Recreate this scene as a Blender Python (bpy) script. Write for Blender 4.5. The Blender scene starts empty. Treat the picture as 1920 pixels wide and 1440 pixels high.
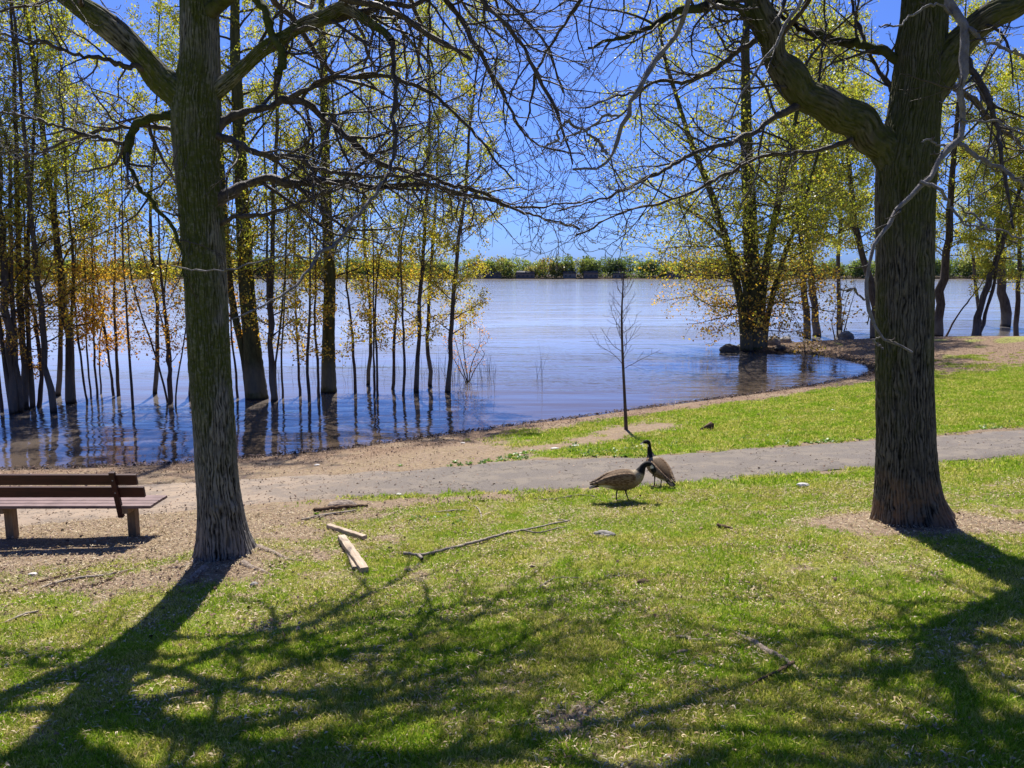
import bpy, bmesh, math, random
import numpy as np
from mathutils import Vector, Matrix, Quaternion

S = bpy.context.scene
COL = S.collection
rng = np.random.default_rng(7)

# ------------------------------------------------------------------ camera, sky, sun, exposure
CAMZ = 4.3
PITCH = math.atan2(720 - 512, 1450)
cam = bpy.data.cameras.new('camera')
cam.lens = 36 * 1450 / 1920
cam.sensor_width = 36
cam.clip_start = 0.05
cam.clip_end = 4000
camo = bpy.data.objects.new('camera', cam)
COL.objects.link(camo)
camo.location = (0, 0, CAMZ)
camo.rotation_euler = (math.pi / 2 - PITCH, 0, 0)
S.camera = camo

SUN_EL, SUN_AZ = math.radians(57), math.radians(-6.5)      # azimuth from +Y towards +X
W = bpy.data.worlds.new('World'); S.world = W; W.use_nodes = True
wn = W.node_tree; bg = wn.nodes['Background']
sky = wn.nodes.new('ShaderNodeTexSky'); sky.sky_type = 'NISHITA'
sky.sun_disc = False; sky.sun_elevation = SUN_EL; sky.sun_rotation = SUN_AZ
sky.altitude = 0; sky.air_density = 0.6; sky.dust_density = 1.3; sky.ozone_density = 10
hs = wn.nodes.new('ShaderNodeHueSaturation'); hs.inputs['Saturation'].default_value = 1.0
hs.inputs['Value'].default_value = 1.0
tn = wn.nodes.new('ShaderNodeMix'); tn.data_type = 'RGBA'; tn.blend_type = 'MULTIPLY'; tn.inputs[0].default_value = 1; tn.inputs[7].default_value = (.42, .56, .88, 1)
wn.links.new(sky.outputs[0], hs.inputs['Color']); wn.links.new(hs.outputs[0], tn.inputs[6]); wn.links.new(tn.outputs[2], bg.inputs[0])
bg.inputs[1].default_value = 0.115
sl = bpy.data.lights.new('sun', 'SUN'); sl.energy = 5.0; sl.angle = math.radians(0.45)
sl.color = (1.0, 0.95, 0.86)
so = bpy.data.objects.new('sun', sl); COL.objects.link(so)
SUND = Vector((math.sin(SUN_AZ) * math.cos(SUN_EL), math.cos(SUN_AZ) * math.cos(SUN_EL), math.sin(SUN_EL)))
so.rotation_euler = SUND.to_track_quat('Z', 'Y').to_euler()
so.location = (0, 20, 60)
S.view_settings.view_transform = 'Standard'; S.view_settings.look = 'None'
S.view_settings.gamma = 1; S.view_settings.exposure = 0.85
S.view_settings.use_curve_mapping = False
S.cycles.max_bounces = 6; S.cycles.transparent_max_bounces = 8
S.cycles.diffuse_bounces = 3; S.cycles.glossy_bounces = 3; S.cycles.transmission_bounces = 3

# ------------------------------------------------------------------ small maths
def ray(px, py):
    dx, dy = (px - 960) / 1450, -(py - 720) / 1450
    c, s = math.cos(PITCH), math.sin(PITCH)
    return np.array([dx, dy * s + c, dy * c - s])
def at(px, py, Y):
    r = ray(px, py); t = Y / r[1]
    return np.array([r[0] * t, Y, CAMZ + r[2] * t])
def wat(px, py):
    r = ray(px, py); t = -CAMZ / r[2]
    return np.array([r[0] * t, r[1] * t, 0.0])
def nrm(v):
    return v / (np.linalg.norm(v, axis=-1, keepdims=True) + 1e-12)
def hsh(ix, iy, iz, seed):
    with np.errstate(over='ignore'):
        n = (ix.astype(np.int64) * 374761393 + iy.astype(np.int64) * 668265263 + iz.astype(np.int64) * 2147483647 + seed * 974711)
        n = (n ^ (n >> 13)) * 1274126177
        n = n ^ (n >> 16)
    return (n & 0xffff).astype(np.float64) / 65535.0
def noise3(x, y, z, seed=0):
    x, y, z = np.broadcast_arrays(np.asarray(x, float), np.asarray(y, float), np.asarray(z, float))
    xi, yi, zi = np.floor(x), np.floor(y), np.floor(z)
    fx, fy, fz = x - xi, y - yi, z - zi
    fx, fy, fz = [f * f * (3 - 2 * f) for f in (fx, fy, fz)]
    r = 0
    for a in (0, 1):
        for b in (0, 1):
            for c in (0, 1):
                w = (fx if a else 1 - fx) * (fy if b else 1 - fy) * (fz if c else 1 - fz)
                r = r + w * hsh(xi + a, yi + b, zi + c, seed)
    return r
def fbm(x, y, z=0.0, seed=0, octv=4):
    r = 0; a = 0.5; t = 0
    x, y, z = np.asarray(x, float), np.asarray(y, float), np.asarray(z, float)
    for i in range(octv):
        r = r + a * noise3(x, y, z, seed + i); t += a
        x, y, z = x * 2.03, y * 2.03, z * 2.03; a *= 0.5
    return r / t
def sst(e0, e1, x):
    t = np.clip((x - e0) / (e1 - e0), 0, 1); return t * t * (3 - 2 * t)
def seg_dist(x, y, P):
    best = np.full(np.shape(x), 1e9); par = np.zeros(np.shape(x))
    for i in range(len(P) - 1):
        ax, ay = P[i][:2]; bx, by = P[i + 1][:2]
        dx, dy = bx - ax, by - ay; L = dx * dx + dy * dy + 1e-12
        t = np.clip(((x - ax) * dx + (y - ay) * dy) / L, 0, 1)
        d = np.hypot(x - ax - t * dx, y - ay - t * dy)
        m = d < best; best = np.where(m, d, best); par = np.where(m, i + t, par)
    return best, par
def pip(x, y, P):
    ins = np.zeros(np.shape(x), bool); n = len(P)
    for i in range(n):
        x1, y1 = P[i][:2]; x2, y2 = P[(i + 1) % n][:2]
        c = ((y1 > y) != (y2 > y)) & (x < (x2 - x1) * (y - y1) / ((y2 - y1) if y2 != y1 else 1e-9) + x1)
        ins ^= c
    return ins
def spline(P, n):
    P = np.array(P, float)
    if len(P) == 2:
        t = np.linspace(0, 1, n)[:, None]; return P[0] * (1 - t) + P[1] * t
    Q = np.vstack([2 * P[0] - P[1], P, 2 * P[-1] - P[-2]])
    L = np.r_[0, np.cumsum(np.linalg.norm(np.diff(P[:, :3], axis=0), axis=1))]
    u = np.interp(np.linspace(0, L[-1], n), L, np.arange(len(P)))
    i = np.clip(u.astype(int), 0, len(P) - 2); t = (u - i)[:, None]
    p0, p1, p2, p3 = Q[i], Q[i + 1], Q[i + 2], Q[i + 3]
    return 0.5 * (2 * p1 + (p2 - p0) * t + (2 * p0 - 5 * p1 + 4 * p2 - p3) * t ** 2 + (3 * p1 - p0 - 3 * p2 + p3) * t ** 3)

# ------------------------------------------------------------------ object helpers
def tag(o, label=None, cat=None, group=None, kind=None):
    if label: o['label'] = label
    if cat: o['category'] = cat
    if group: o['group'] = group
    if kind: o['kind'] = kind
    return o
def empty(name, loc, label, cat, group=None, rz=0):
    o = bpy.data.objects.new(name, None); COL.objects.link(o)
    o.location = tuple(loc); o.rotation_euler = (0, 0, rz); o.empty_display_size = 0.2
    return tag(o, label, cat, group)
def link(name, me, mat=None, parent=None, keep_world=True):
    if mat is not None and len(me.materials) == 0: me.materials.append(mat)
    o = bpy.data.objects.new(name, me); COL.objects.link(o)
    if parent is not None:
        o.parent = parent
        if keep_world:
            o.matrix_parent_inverse = (Matrix.Translation(parent.location) @ parent.rotation_euler.to_matrix().to_4x4()).inverted()
    return o
def npmesh(name, V, F, smooth=True, uv=None, attrs=None, mats=()):
    """F: (n,3) or (n,4) int array, or list of such arrays."""
    V = np.asarray(V, np.float32)
    Fs = F if isinstance(F, list) else [F]
    me = bpy.data.meshes.new(name)
    me.vertices.add(len(V)); me.vertices.foreach_set('co', V.ravel())
    loops = np.concatenate([f.ravel() for f in Fs]).astype(np.int32)
    tot = np.concatenate([np.full(len(f), f.shape[1], np.int32) for f in Fs])
    start = np.r_[0, np.cumsum(tot)[:-1]].astype(np.int32)
    me.loops.add(len(loops)); me.loops.foreach_set('vertex_index', loops)
    me.polygons.add(len(tot)); me.polygons.foreach_set('loop_start', start)
    me.polygons.foreach_set('loop_total', tot)
    if smooth: me.polygons.foreach_set('use_smooth', np.ones(len(tot), bool))
    if uv is not None:
        l = me.uv_layers.new(name='uv'); l.data.foreach_set('uv', np.asarray(uv, np.float32)[loops].ravel())
    for k, a in (attrs or {}).items():
        a = np.asarray(a, np.float32)
        if a.ndim == 1:
            at_ = me.attributes.new(k, 'FLOAT', 'POINT'); at_.data.foreach_set('value', a)
        else:
            at_ = me.attributes.new(k, 'FLOAT_COLOR', 'POINT')
            if a.shape[1] == 3: a = np.c_[a, np.ones(len(a), np.float32)]
            at_.data.foreach_set('color', a.ravel())
    for m in mats: me.materials.append(m)
    me.update(calc_edges=True); me.validate()
    return me
def frames(P):
    """P (B,n,3) -> two unit vectors across each point"""
    T = np.gradient(P, axis=1); T = nrm(T)
    D = nrm(P[:, -1] - P[:, 0])
    ref = np.eye(3)[np.argmin(np.abs(D), axis=1)][:, None, :]
    U = nrm(np.cross(T, ref)); Vv = np.cross(T, U)
    return U, Vv
class Tubes:
    def __init__(s): s.g = {}
    def add(s, P, R, sides=4):
        s.g.setdefault((len(P), sides), []).append((P, R))
    def count(s): return sum(len(v) for v in s.g.values())
    def mesh(s, name, mats=()):
        VV, FF, UU = [], [], []; off = 0
        for (n, k), L in s.g.items():
            P = np.array([l[0] for l in L]); R = np.array([l[1] for l in L]); B = len(L)
            U, Vv = frames(P)
            a = np.linspace(0, 2 * np.pi, k, endpoint=False)
            ring = P[:, :, None, :] + R[:, :, None, None] * (np.cos(a)[None, None, :, None] * U[:, :, None, :] + np.sin(a)[None, None, :, None] * Vv[:, :, None, :])
            ln = np.cumsum(np.r_['1', np.zeros((B, 1)), np.linalg.norm(np.diff(P, axis=1), axis=2)], axis=1)
            uv = np.stack(np.broadcast_arrays((a[None, None, :] * R.mean(1)[:, None, None]), ln[:, :, None]), -1)
            VV.append(ring.reshape(-1, 3)); UU.append(uv.reshape(-1, 2))
            j = np.arange(k); i = np.arange(n - 1)
            q = np.stack([i[:, None] * k + j, i[:, None] * k + (j + 1) % k, (i[:, None] + 1) * k + (j + 1) % k, (i[:, None] + 1) * k + j], -1).reshape(-1, 4)
            FF.append((q[None] + (np.arange(B) * n * k)[:, None, None]).reshape(-1, 4) + off)
            off += B * n * k
        return npmesh(name, np.concatenate(VV), np.concatenate(FF), True, np.concatenate(UU), mats=mats)
def bark_tube(name, P, R, sides, spacing, ncol, depth, seed, flare=None, mats=(), lump=0.03):
    """thick stem with furrowed bark in the geometry; P control points, R radii at them"""
    P = np.array(P, float); R = np.array(R, float)
    L = np.linalg.norm(np.diff(P, axis=0), axis=1).sum(); n = max(8, int(L / spacing))
    Q = spline(np.c_[P, R], n); C = Q[:, :3]; r = Q[:, 3]
    T = nrm(np.gradient(C, axis=0))
    u = nrm(np.cross(T[0], [0.0, 1.0, 0.1])); U = [u]
    for i in range(1, n):
        u = u - T[i] * np.dot(u, T[i]); u = u / np.linalg.norm(u); U.append(u)
    U = np.array(U); V = np.cross(T, U)
    a = np.linspace(0, 2 * np.pi, sides, endpoint=False)
    ln = np.r_[0, np.cumsum(np.linalg.norm(np.diff(C, axis=0), axis=1))]
    A, Ln = np.meshgrid(a, ln); ca, sa = np.cos(A), np.sin(A)
    rr = r[:, None] * np.ones_like(A)
    wx, wy, wz = ca * 2.2, sa * 2.2, Ln * 2.2
    w = (fbm(wx * 1.6, wy * 1.6, wz * .6, seed, 3) - .5) * 3.4 + (fbm(wx * 4, wy * 4, wz * 4, seed + 9, 2) - .5) * 1.5
    ph = (A / (2 * np.pi) * ncol + w); f = np.abs(ph - np.floor(ph) - .5) * 2
    colid = np.floor(ph)
    brk = noise3(colid * 3.7, Ln * 8.0, 0 * A, seed + 3)
    ridge = sst(0.08, .55, f) * (0.55 + 0.45 * sst(.28, .42, brk))
    mid = fbm(ca * 9, sa * 9, Ln * 14, seed + 5, 2)
    rr = rr * (1 + lump * 2 * (fbm(ca * 1.3, sa * 1.3, Ln * 1.1, seed + 7, 2) - .5)) + depth * (ridge - .6) + depth * .9 * (mid - .5)
    kr = np.random.default_rng(seed)
    if sides > 150:
        for _ in range(7):
            ka, kl, ks = kr.uniform(0, 6.28), kr.uniform(.6, 7), kr.uniform(.05, .1)
            dA = np.angle(np.exp(1j * (A - ka))) * r[:, None]; q2 = (dA ** 2 + (Ln - kl) ** 2) / ks ** 2
            rr = rr + .028 * np.exp(-q2) - .03 * np.exp(-q2 * 9)
    if flare is not None:
        fh, fa, nl = flare          # height, amount, lobes
        e = np.exp(-Ln / fh)
        lob = .5 + .5 * np.cos(A * nl + seed) * .7 + (noise3(ca * 1.5, sa * 1.5, 0 * A, seed + 11) - .5)
        rr = rr + fa * e * (.35 + .9 * np.clip(lob, 0, 1.4))
    X = C[:, None, :] + rr[..., None] * (ca[..., None] * U[:, None, :] + sa[..., None] * V[:, None, :])
    i = np.arange(n - 1); j = np.arange(sides)
    q = np.stack([i[:, None] * sides + j, i[:, None] * sides + (j + 1) % sides, (i[:, None] + 1) * sides + (j + 1) % sides, (i[:, None] + 1) * sides + j], -1).reshape(-1, 4)
    uv = np.stack([A * r.mean(), Ln], -1).reshape(-1, 2)
    return npmesh(name, X.reshape(-1, 3), q, True, uv, {'furrow': ridge.ravel()}, mats)

# ------------------------------------------------------------------ materials
def mat(name, rough=.8, spec=.3):
    m = bpy.data.materials.new(name); m.use_nodes = True
    nt = m.node_tree; b = nt.nodes['Principled BSDF']
    b.inputs['Roughness'].default_value = rough
    b.inputs['Specular IOR Level'].default_value = spec
    return m, nt, b
def N(nt, t, **k):
    n = nt.nodes.new(t)
    for a, v in k.items():
        if a in n.inputs.keys() if isinstance(a, str) else False: n.inputs[a].default_value = v
        else: setattr(n, a, v)
    return n
def tex(nt, scale, detail=4, rough=.55, vec=None, kind='noise'):
    n = nt.nodes.new('ShaderNodeTexNoise' if kind == 'noise' else 'ShaderNodeTexVoronoi')
    n.inputs['Scale'].default_value = scale
    if kind == 'noise':
        n.inputs['Detail'].default_value = detail; n.inputs['Roughness'].default_value = rough
    if vec is not None: nt.links.new(vec, n.inputs['Vector'])
    return n
def ramp(nt, fac, stops):
    r = nt.nodes.new('ShaderNodeValToRGB'); e = r.color_ramp.elements
    while len(e) < len(stops): e.new(.5)
    for i, (p, c) in enumerate(stops):
        e[i].position = p; e[i].color = (*c, 1) if len(c) == 3 else c
    nt.links.new(fac, r.inputs[0]); return r.outputs[0]
def mixc(nt, fac, a, b, mode='MIX'):
    m = nt.nodes.new('ShaderNodeMix'); m.data_type = 'RGBA'; m.blend_type = mode
    if isinstance(fac, (int, float)): m.inputs[0].default_value = fac
    else: nt.links.new(fac, m.inputs[0])
    for v, i in ((a, 6), (b, 7)):
        if isinstance(v, tuple): m.inputs[i].default_value = (*v, 1)
        else: nt.links.new(v, m.inputs[i])
    return m.outputs[2]
def mth(nt, op, a, b=None, c=None, clamp=False):
    m = nt.nodes.new('ShaderNodeMath'); m.operation = op; m.use_clamp = clamp
    for i, v in enumerate((a, b, c)):
        if v is None: continue
        if isinstance(v, (int, float)): m.inputs[i].default_value = v
        else: nt.links.new(v, m.inputs[i])
    return m.outputs[0]
def mapr(nt, v, a, b, c=0., d=1.):
    m = nt.nodes.new('ShaderNodeMapRange'); m.interpolation_type = 'SMOOTHSTEP'
    nt.links.new(v, m.inputs[0])
    for i, x in enumerate((a, b, c, d)): m.inputs[i + 1].default_value = x
    return m.outputs[0]
def bump(nt, b, h, strength=.5, dist=.01):
    n = nt.nodes.new('ShaderNodeBump'); n.inputs['Strength'].default_value = strength
    n.inputs['Distance'].default_value = dist
    nt.links.new(h, n.inputs['Height']); nt.links.new(n.outputs[0], b.inputs['Normal']); return n
def attr(nt, name, out='Fac'):
    n = nt.nodes.new('ShaderNodeAttribute'); n.attribute_name = name; return n.outputs[out]
def pos(nt):
    return nt.nodes.new('ShaderNodeNewGeometry').outputs['Position']
def scl(nt, vec, s, rot=0):
    m = nt.nodes.new('ShaderNodeMapping'); m.inputs['Scale'].default_value = s
    m.inputs['Rotation'].default_value = (0, 0, rot)
    nt.links.new(vec, m.inputs['Vector']); return m.outputs[0]

def bark_mat(name, dark, light, moss_amt, moss_lo, moss_hi, moss=(.055, .07, .012), redbase=0, fine=60):
    m, nt, b = mat(name, .9, .15)
    uvn = nt.nodes.new('ShaderNodeUVMap').outputs[0]; P = pos(nt)
    f = attr(nt, 'furrow')
    n1 = tex(nt, fine, 5, .65, scl(nt, uvn, (1, .35, 1)))
    n2 = tex(nt, 5, 3, .6, P)
    v = mth(nt, 'ADD', mth(nt, 'MULTIPLY', f, .75), mth(nt, 'MULTIPLY', mth(nt, 'SUBTRACT', n1.outputs[0], .5), .9))
    c = ramp(nt, v, [(0.05, dark), (.5, tuple((a + b_) / 2 for a, b_ in zip(dark, light))), (.95, light)])
    c = mixc(nt, mapr(nt, n2.outputs[0], .4, .65, 0, .5), c, tuple(x * .6 for x in light))
    sep = nt.nodes.new('ShaderNodeSeparateXYZ'); nt.links.new(P, sep.inputs[0])
    mz = mapr(nt, sep.outputs[2], moss_lo, moss_hi)
    n3 = tex(nt, 2.2, 4, .6, scl(nt, P, (1, 1, .35)))
    mm = mth(nt, 'MULTIPLY', mth(nt, 'MULTIPLY', mz, mapr(nt, n3.outputs[0], .38, .55)), moss_amt)
    n4 = tex(nt, 25, 3, .6, P)
    mm = mth(nt, 'MULTIPLY', mm, mapr(nt, n4.outputs[0], .3, .6, .45, 1))
    c = mixc(nt, mm, c, moss)
    if redbase:
        rz = mth(nt, 'MULTIPLY', mapr(nt, sep.outputs[2], redbase, redbase - .35), mapr(nt, n2.outputs[0], .42, .62, .0, .5))
        c = mixc(nt, rz, c, (.26, .14, .07))
    nt.links.new(c, b.inputs['Base Color'])
    bump(nt, b, mth(nt, 'ADD', n1.outputs[0], mth(nt, 'MULTIPLY', f, .6)), .9, .012)
    return m
M = {}
M['bark_left'] = bark_mat('bark_left', (.010, .008, .006), (.31, .28, .24), .95, 1.7, 3.2, (.07, .08, .014))
M['bark_right'] = bark_mat('bark_right', (.008, .0065, .005), (.17, .148, .12), .75, 1.9, 3.4, (.062, .07, .013), redbase=2.15)
def simple_bark(name, dark, light, scale=8, stretch=.25, wet=None, rough=.9):
    m, nt, b = mat(name, rough, .2)
    P = pos(nt)
    n1 = tex(nt, scale, 6, .7, scl(nt, P, (1, 1, stretch)))
    c = ramp(nt, n1.outputs[0], [(.3, dark), (.7, light)])
    if wet is not None:
        sep = nt.nodes.new('ShaderNodeSeparateXYZ'); nt.links.new(P, sep.inputs[0])
        n2 = tex(nt, 3, 2, .5, P)
        z = mth(nt, 'ADD', sep.outputs[2], mth(nt, 'MULTIPLY', mth(nt, 'SUBTRACT', n2.outputs[0], .5), .6))
        k = mth(nt, 'MULTIPLY', mapr(nt, z, wet[0], wet[1]), mapr(nt, z, wet[3], wet[2]))
        c = mixc(nt, mth(nt, 'MULTIPLY', k, wet[5]), c, wet[4])
        c = mixc(nt, mapr(nt, sep.outputs[2], .12, .02), c, (.02, .016, .012))
    nt.links.new(c, b.inputs['Base Color'])
    bump(nt, b, n1.outputs[0], .8, .03)
    return m
M['flood_bark'] = simple_bark('flood_bark', (.035, .026, .02), (.13, .105, .085), 9, .25, (.08, .25, .7, 1.5, (.22, .2, .18), .4))
M['flood_moss'] = simple_bark('flood_moss', (.03, .03, .012), (.12, .115, .05), 9, .25, (.08, .25, .7, 1.5, (.22, .2, .18), .35))
M['sapling_bark'] = simple_bark('sapling_bark', (.05, .035, .028), (.14, .10, .08), 14, .3)
M['bg_twig'] = simple_bark('bg_twig', (.04, .028, .022), (.10, .075, .06), 10, .5)
M['limb_twig'] = simple_bark('limb_twig', (.022, .016, .014), (.12, .095, .08), 18, .6, rough=.55)
M['pale_twig'] = simple_bark('pale_twig', (.09, .075, .072), (.27, .245, .24), 28, .6, rough=.55)
M['fallen_bark'] = simple_bark('fallen_bark', (.16, .125, .095), (.42, .36, .29), 22, .6)
M['dark_stick'] = simple_bark('dark_stick', (.05, .03, .018), (.2, .13, .08), 22, .6)
M['root_bark'] = simple_bark('root_bark', (.14, .10, .075), (.38, .31, .25), 26, .8)

def leaf_mat(name, stops, transl=.6, tname='tone'):
    m = bpy.data.materials.new(name); m.use_nodes = True; nt = m.node_tree
    for n in list(nt.nodes): nt.nodes.remove(n)
    out = nt.nodes.new('ShaderNodeOutputMaterial')
    c = ramp(nt, attr(nt, tname), stops)
    d = nt.nodes.new('ShaderNodeBsdfDiffuse'); t = nt.nodes.new('ShaderNodeBsdfTranslucent')
    g = nt.nodes.new('ShaderNodeBsdfGlossy'); g.inputs['Roughness'].default_value = .4
    nt.links.new(c, d.inputs[0])
    c2 = mixc(nt, 1.0, c, (2.3, 2.3, 1.3), 'MULTIPLY'); nt.links.new(c2, t.inputs[0])
    x = nt.nodes.new('ShaderNodeMixShader'); x.inputs[0].default_value = transl
    nt.links.new(d.outputs[0], x.inputs[1]); nt.links.new(t.outputs[0], x.inputs[2])
    y = nt.nodes.new('ShaderNodeMixShader'); y.inputs[0].default_value = .04
    nt.links.new(x.outputs[0], y.inputs[1]); nt.links.new(g.outputs[0], y.inputs[2])
    nt.links.new(y.outputs[0], out.inputs[0]); return m
M['leaf'] = leaf_mat('spring_leaf', [(0, (.13, .165, .022)), (.35, (.24, .24, .035)), (.62, (.30, .19, .03)), (1, (.38, .17, .03))])
M['wood_leaf'] = leaf_mat('far_leaf', [(0, (.07, .10, .035)), (.5, (.14, .18, .045)), (.85, (.22, .24, .07)), (1, (.20, .14, .06))], .45)
M['weed_leaf'] = leaf_mat('weed_leaf', [(0, (.06, .12, .02)), (1, (.12, .2, .03))], .35)
# ------------------------------------------------------------------ terrain
SH = [(-60, 9), (-25, 14.5)] + [tuple(wat(*p)[:2]) for p in [(0, 880), (150, 876), (300, 870), (400, 863), (480, 856), (570, 847), (660, 838), (800, 819), (960, 797), (1080, 782), (1200, 765), (1320, 750), (1440, 734), (1550, 717), (1612, 705), (1637, 695), (1622, 684), (1560, 670), (1500, 663), (1440, 662), (1395, 660), (1400, 650), (1460, 644), (1540, 639), (1600, 637), (1700, 634), (1800, 633), (1920, 638)]] + [(60, 47), (130, 50)]
LAND = SH + [(130, -80), (-60, -80)]
GX0, GY0, GS = -40.0, -20.0, .25
gx = np.arange(GX0, 90, GS); gy = np.arange(GY0, 75, GS)
XX, YY = np.meshgrid(gx, gy)
dd, _ = seg_dist(XX, YY, SH)
dd = np.where(pip(XX, YY, LAND), dd, -dd)
ZT = np.interp(dd, [-8, -2, 0, .6, 1.5, 3, 6, 9, 12, 15, 18, 20.5, 24, 34, 60], [-1.3, -.35, -.02, .10, .2, .36, .62, .87, 1.2, 1.58, 2.05, 2.6, 3.2, 4.0, 5.0])
# the spit and the shore behind it stay low
for _ in range(2):
    K = 2; Zp = np.pad(ZT, K, mode='edge'); acc = 0
    for a in range(-K, K + 1): acc = acc + Zp[K + a:K + a + ZT.shape[0], K:-K]
    Zp = np.pad(acc / (2 * K + 1), K, mode='edge'); acc = 0
    for a in range(-K, K + 1): acc = acc + Zp[K:-K, K + a:K + a + ZT.shape[1]]
    ZT = np.where(dd > .8, acc / (2 * K + 1), ZT)
def bil(G, x, y):
    u = np.clip((x - GX0) / GS, 0, G.shape[1] - 1.001); v = np.clip((y - GY0) / GS, 0, G.shape[0] - 1.001)
    i, j = u.astype(int), v.astype(int); a, b = u - i, v - j
    return (G[j, i] * (1 - a) + G[j, i + 1] * a) * (1 - b) + (G[j + 1, i] * (1 - a) + G[j + 1, i + 1] * a) * b
MOUNDS = []        # (x, y, radius, height)
def Hs(x, y):
    x, y = np.asarray(x, float), np.asarray(y, float)
    z = bil(ZT, x, y)
    for mx, my, mr, mh in MOUNDS:
        z = z + mh * np.exp(-((x - mx) ** 2 + (y - my) ** 2) / mr ** 2)
    far = np.clip((y - 545) * .12, 0, 3.0)
    return np.where(y > 540, far - .1, z)
def gnd(px, py):
    r = ray(px, py); t0, t1 = 1.0, 120.0
    ts = np.linspace(1, 90, 900); P = np.array([0, 0, CAMZ]) + ts[:, None] * r
    below = P[:, 2] < np.maximum(Hs(P[:, 0], P[:, 1]), 0)
    k = int(np.argmax(below)); a, b = ts[max(k - 1, 0)], ts[k]
    for _ in range(14):
        m = (a + b) / 2; p = np.array([0, 0, CAMZ]) + m * r
        if p[2] < max(float(Hs(p[0], p[1])), 0): b = m
        else: a = m
    return np.array([0, 0, CAMZ]) + b * r
LT = gnd(425, 1052); RT = gnd(1710, 985); SP = gnd(1174, 806)
MOUNDS += [(LT[0], LT[1], .9, .10), (RT[0], RT[1] + .1, 1.1, .10)]
# path
PU = [(-500, 925), (-200, 922), (0, 918), (300, 908), (560, 893), (800, 879), (1000, 862), (1200, 856), (1400, 842), (1640, 827), (1920, 806), (2300, 782)]
PL = [(-500, 1010), (-200, 1000), (0, 988), (300, 962), (560, 938), (800, 926), (1000, 921), (1200, 911), (1400, 895), (1640, 872), (1920, 851), (2300, 832)]
pu = spline([gnd(*p) for p in PU], 90)[:, :2]; pl = spline([gnd(*p) for p in PL], 90)[:, :2]
PC = (pu + pl) / 2; PW = np.linalg.norm(pu - pl, axis=1) / 2
def path_d(x, y):
    d, t = seg_dist(x, y, PC[::3]); return d - np.interp(t, np.arange(len(PC[::3])), PW[::3])
def shore_d(x, y):
    d, _ = seg_dist(x, y, SH); return np.where(pip(x, y, LAND), d, -d)
TRAIL = [gnd(*p)[:2] for p in [(200, 905), (560, 878), (780, 866), (950, 848), (1090, 832), (1190, 805), (1330, 770), (1480, 752), (1640, 722)]]
DIRT = []       # (cx, cy, rx, ry, strength)
def dp(px, py, rx, ry, s=1): g = gnd(px, py); DIRT.append((g[0], g[1], rx, ry, s))
dp(100, 985, 3.2, .8, 1.5); dp(-200, 1000, 3, 1, 1.5); dp(120, 1030, 2.3, .6, 1.1); dp(330, 1000, 1.2, .7); dp(420, 1060, .6, .4, 1.1); dp(480, 960, .9, .6); dp(190, 1095, 1.7, .45, .62); dp(60, 1150, .8, .25, .4); dp(560, 1040, .5, .4, .5); dp(-150, 1060, 2.0, .8, .9)
dp(1690, 970, .95, .5, 1.35); dp(1850, 985, .9, .32, 1.1); dp(1560, 970, .7, .4, .6); dp(1450, 955, .5, .3, .35)
dp(1210, 803, .9, .5, 1.2); dp(660, 965, .9, .35, .7); dp(860, 935, 1.6, .28, .8); dp(700, 945, .8, .3, .8); dp(560, 1000, .6, .5, .55)
dp(300, 1330, .5, .35, .45); dp(690, 1230, .25, .5, .45); dp(850, 1290, .35, .3, .4); dp(1100, 1330, .3, .25, .35); dp(1420, 1230, .4, .2, .4); dp(530, 1290, .3, .2, .3); dp(1250, 1190, .35, .15, .3)
dp(1620, 1060, .8, .3, .35)
def grass_mask(x, y):
    sd = shore_d(x, y); pd = path_d(x, y)
    n = fbm(x * .9, y * .9, 0, 21, 4); n2 = fbm(x * 3.1, y * 3.1, 0, 33, 3)
    left = sst(1.2, -1.6, x + (y - 16) * .1)                      # 1 on the left of the bench, 0 right
    edge = 3.2 + 30 * left
    shore_side = sd < (sd + pd * 0)  # placeholder shape
    g = np.ones_like(x)
    beach = (y > np.interp(x, PC[:, 0], PC[:, 1]))
    # between path and water
    gb = sst(1.5, 2.5, sd + (n - .5) * 2.0) * (1 - left)
    dt, _ = seg_dist(x, y, TRAIL)
    gb = gb * np.maximum(sst(.2, .9, dt + (n2 - .5) * 1.5 + (n - .5) * 1.3), .9 * sst(2.5, 5.5, x))
    pen = sst(28, 32, y + (n - .5) * 5) * sst(14, 9, sd)                      # bare ground on the spit
    gb = gb * (1 - .95 * pen * sst(.38, .52, n2 * .6 + n * .4 + .06))
    g = np.where(beach, gb, g)
    for cx, cy, rx, ry, s in DIRT:
        q = ((x - cx) / rx) ** 2 + ((y - cy) / ry) ** 2
        g = g - s * np.exp(-q * 1.1) * (.65 + .9 * n2)
    g = g - .5 * sst(.5, .72, n2) * sst(.45, .6, n) - .25 * sst(.55, .7, fbm(x * .5, y * .5, 0, 77, 3))
    g = g - .9 * sst(.35, .0, pd) * sst(0.30, .7, n2)
    return np.clip(g, 0, 1) * (pd > -.02 + .18 * (n2 - .5)) * (sd > .1)
def relief(x, y):
    near = np.clip(1 - np.hypot(x, y - 8) / 40, 0.1, 1)
    return ((fbm(x * .6, y * .6, 0, 5, 3) - .5) * .12 + (fbm(x * 3.2, y * 3.2, 0, 6, 3) - .5) * .045) * near
def H(x, y):
    x, y = np.asarray(x, float), np.asarray(y, float)
    sd = np.interp(bil(ZT, x, y), [0, .35], [0, 1])
    pdv = path_d(x, y)
    return Hs(x, y) + relief(x, y) * sd * sst(-.1, .5, pdv)
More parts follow.
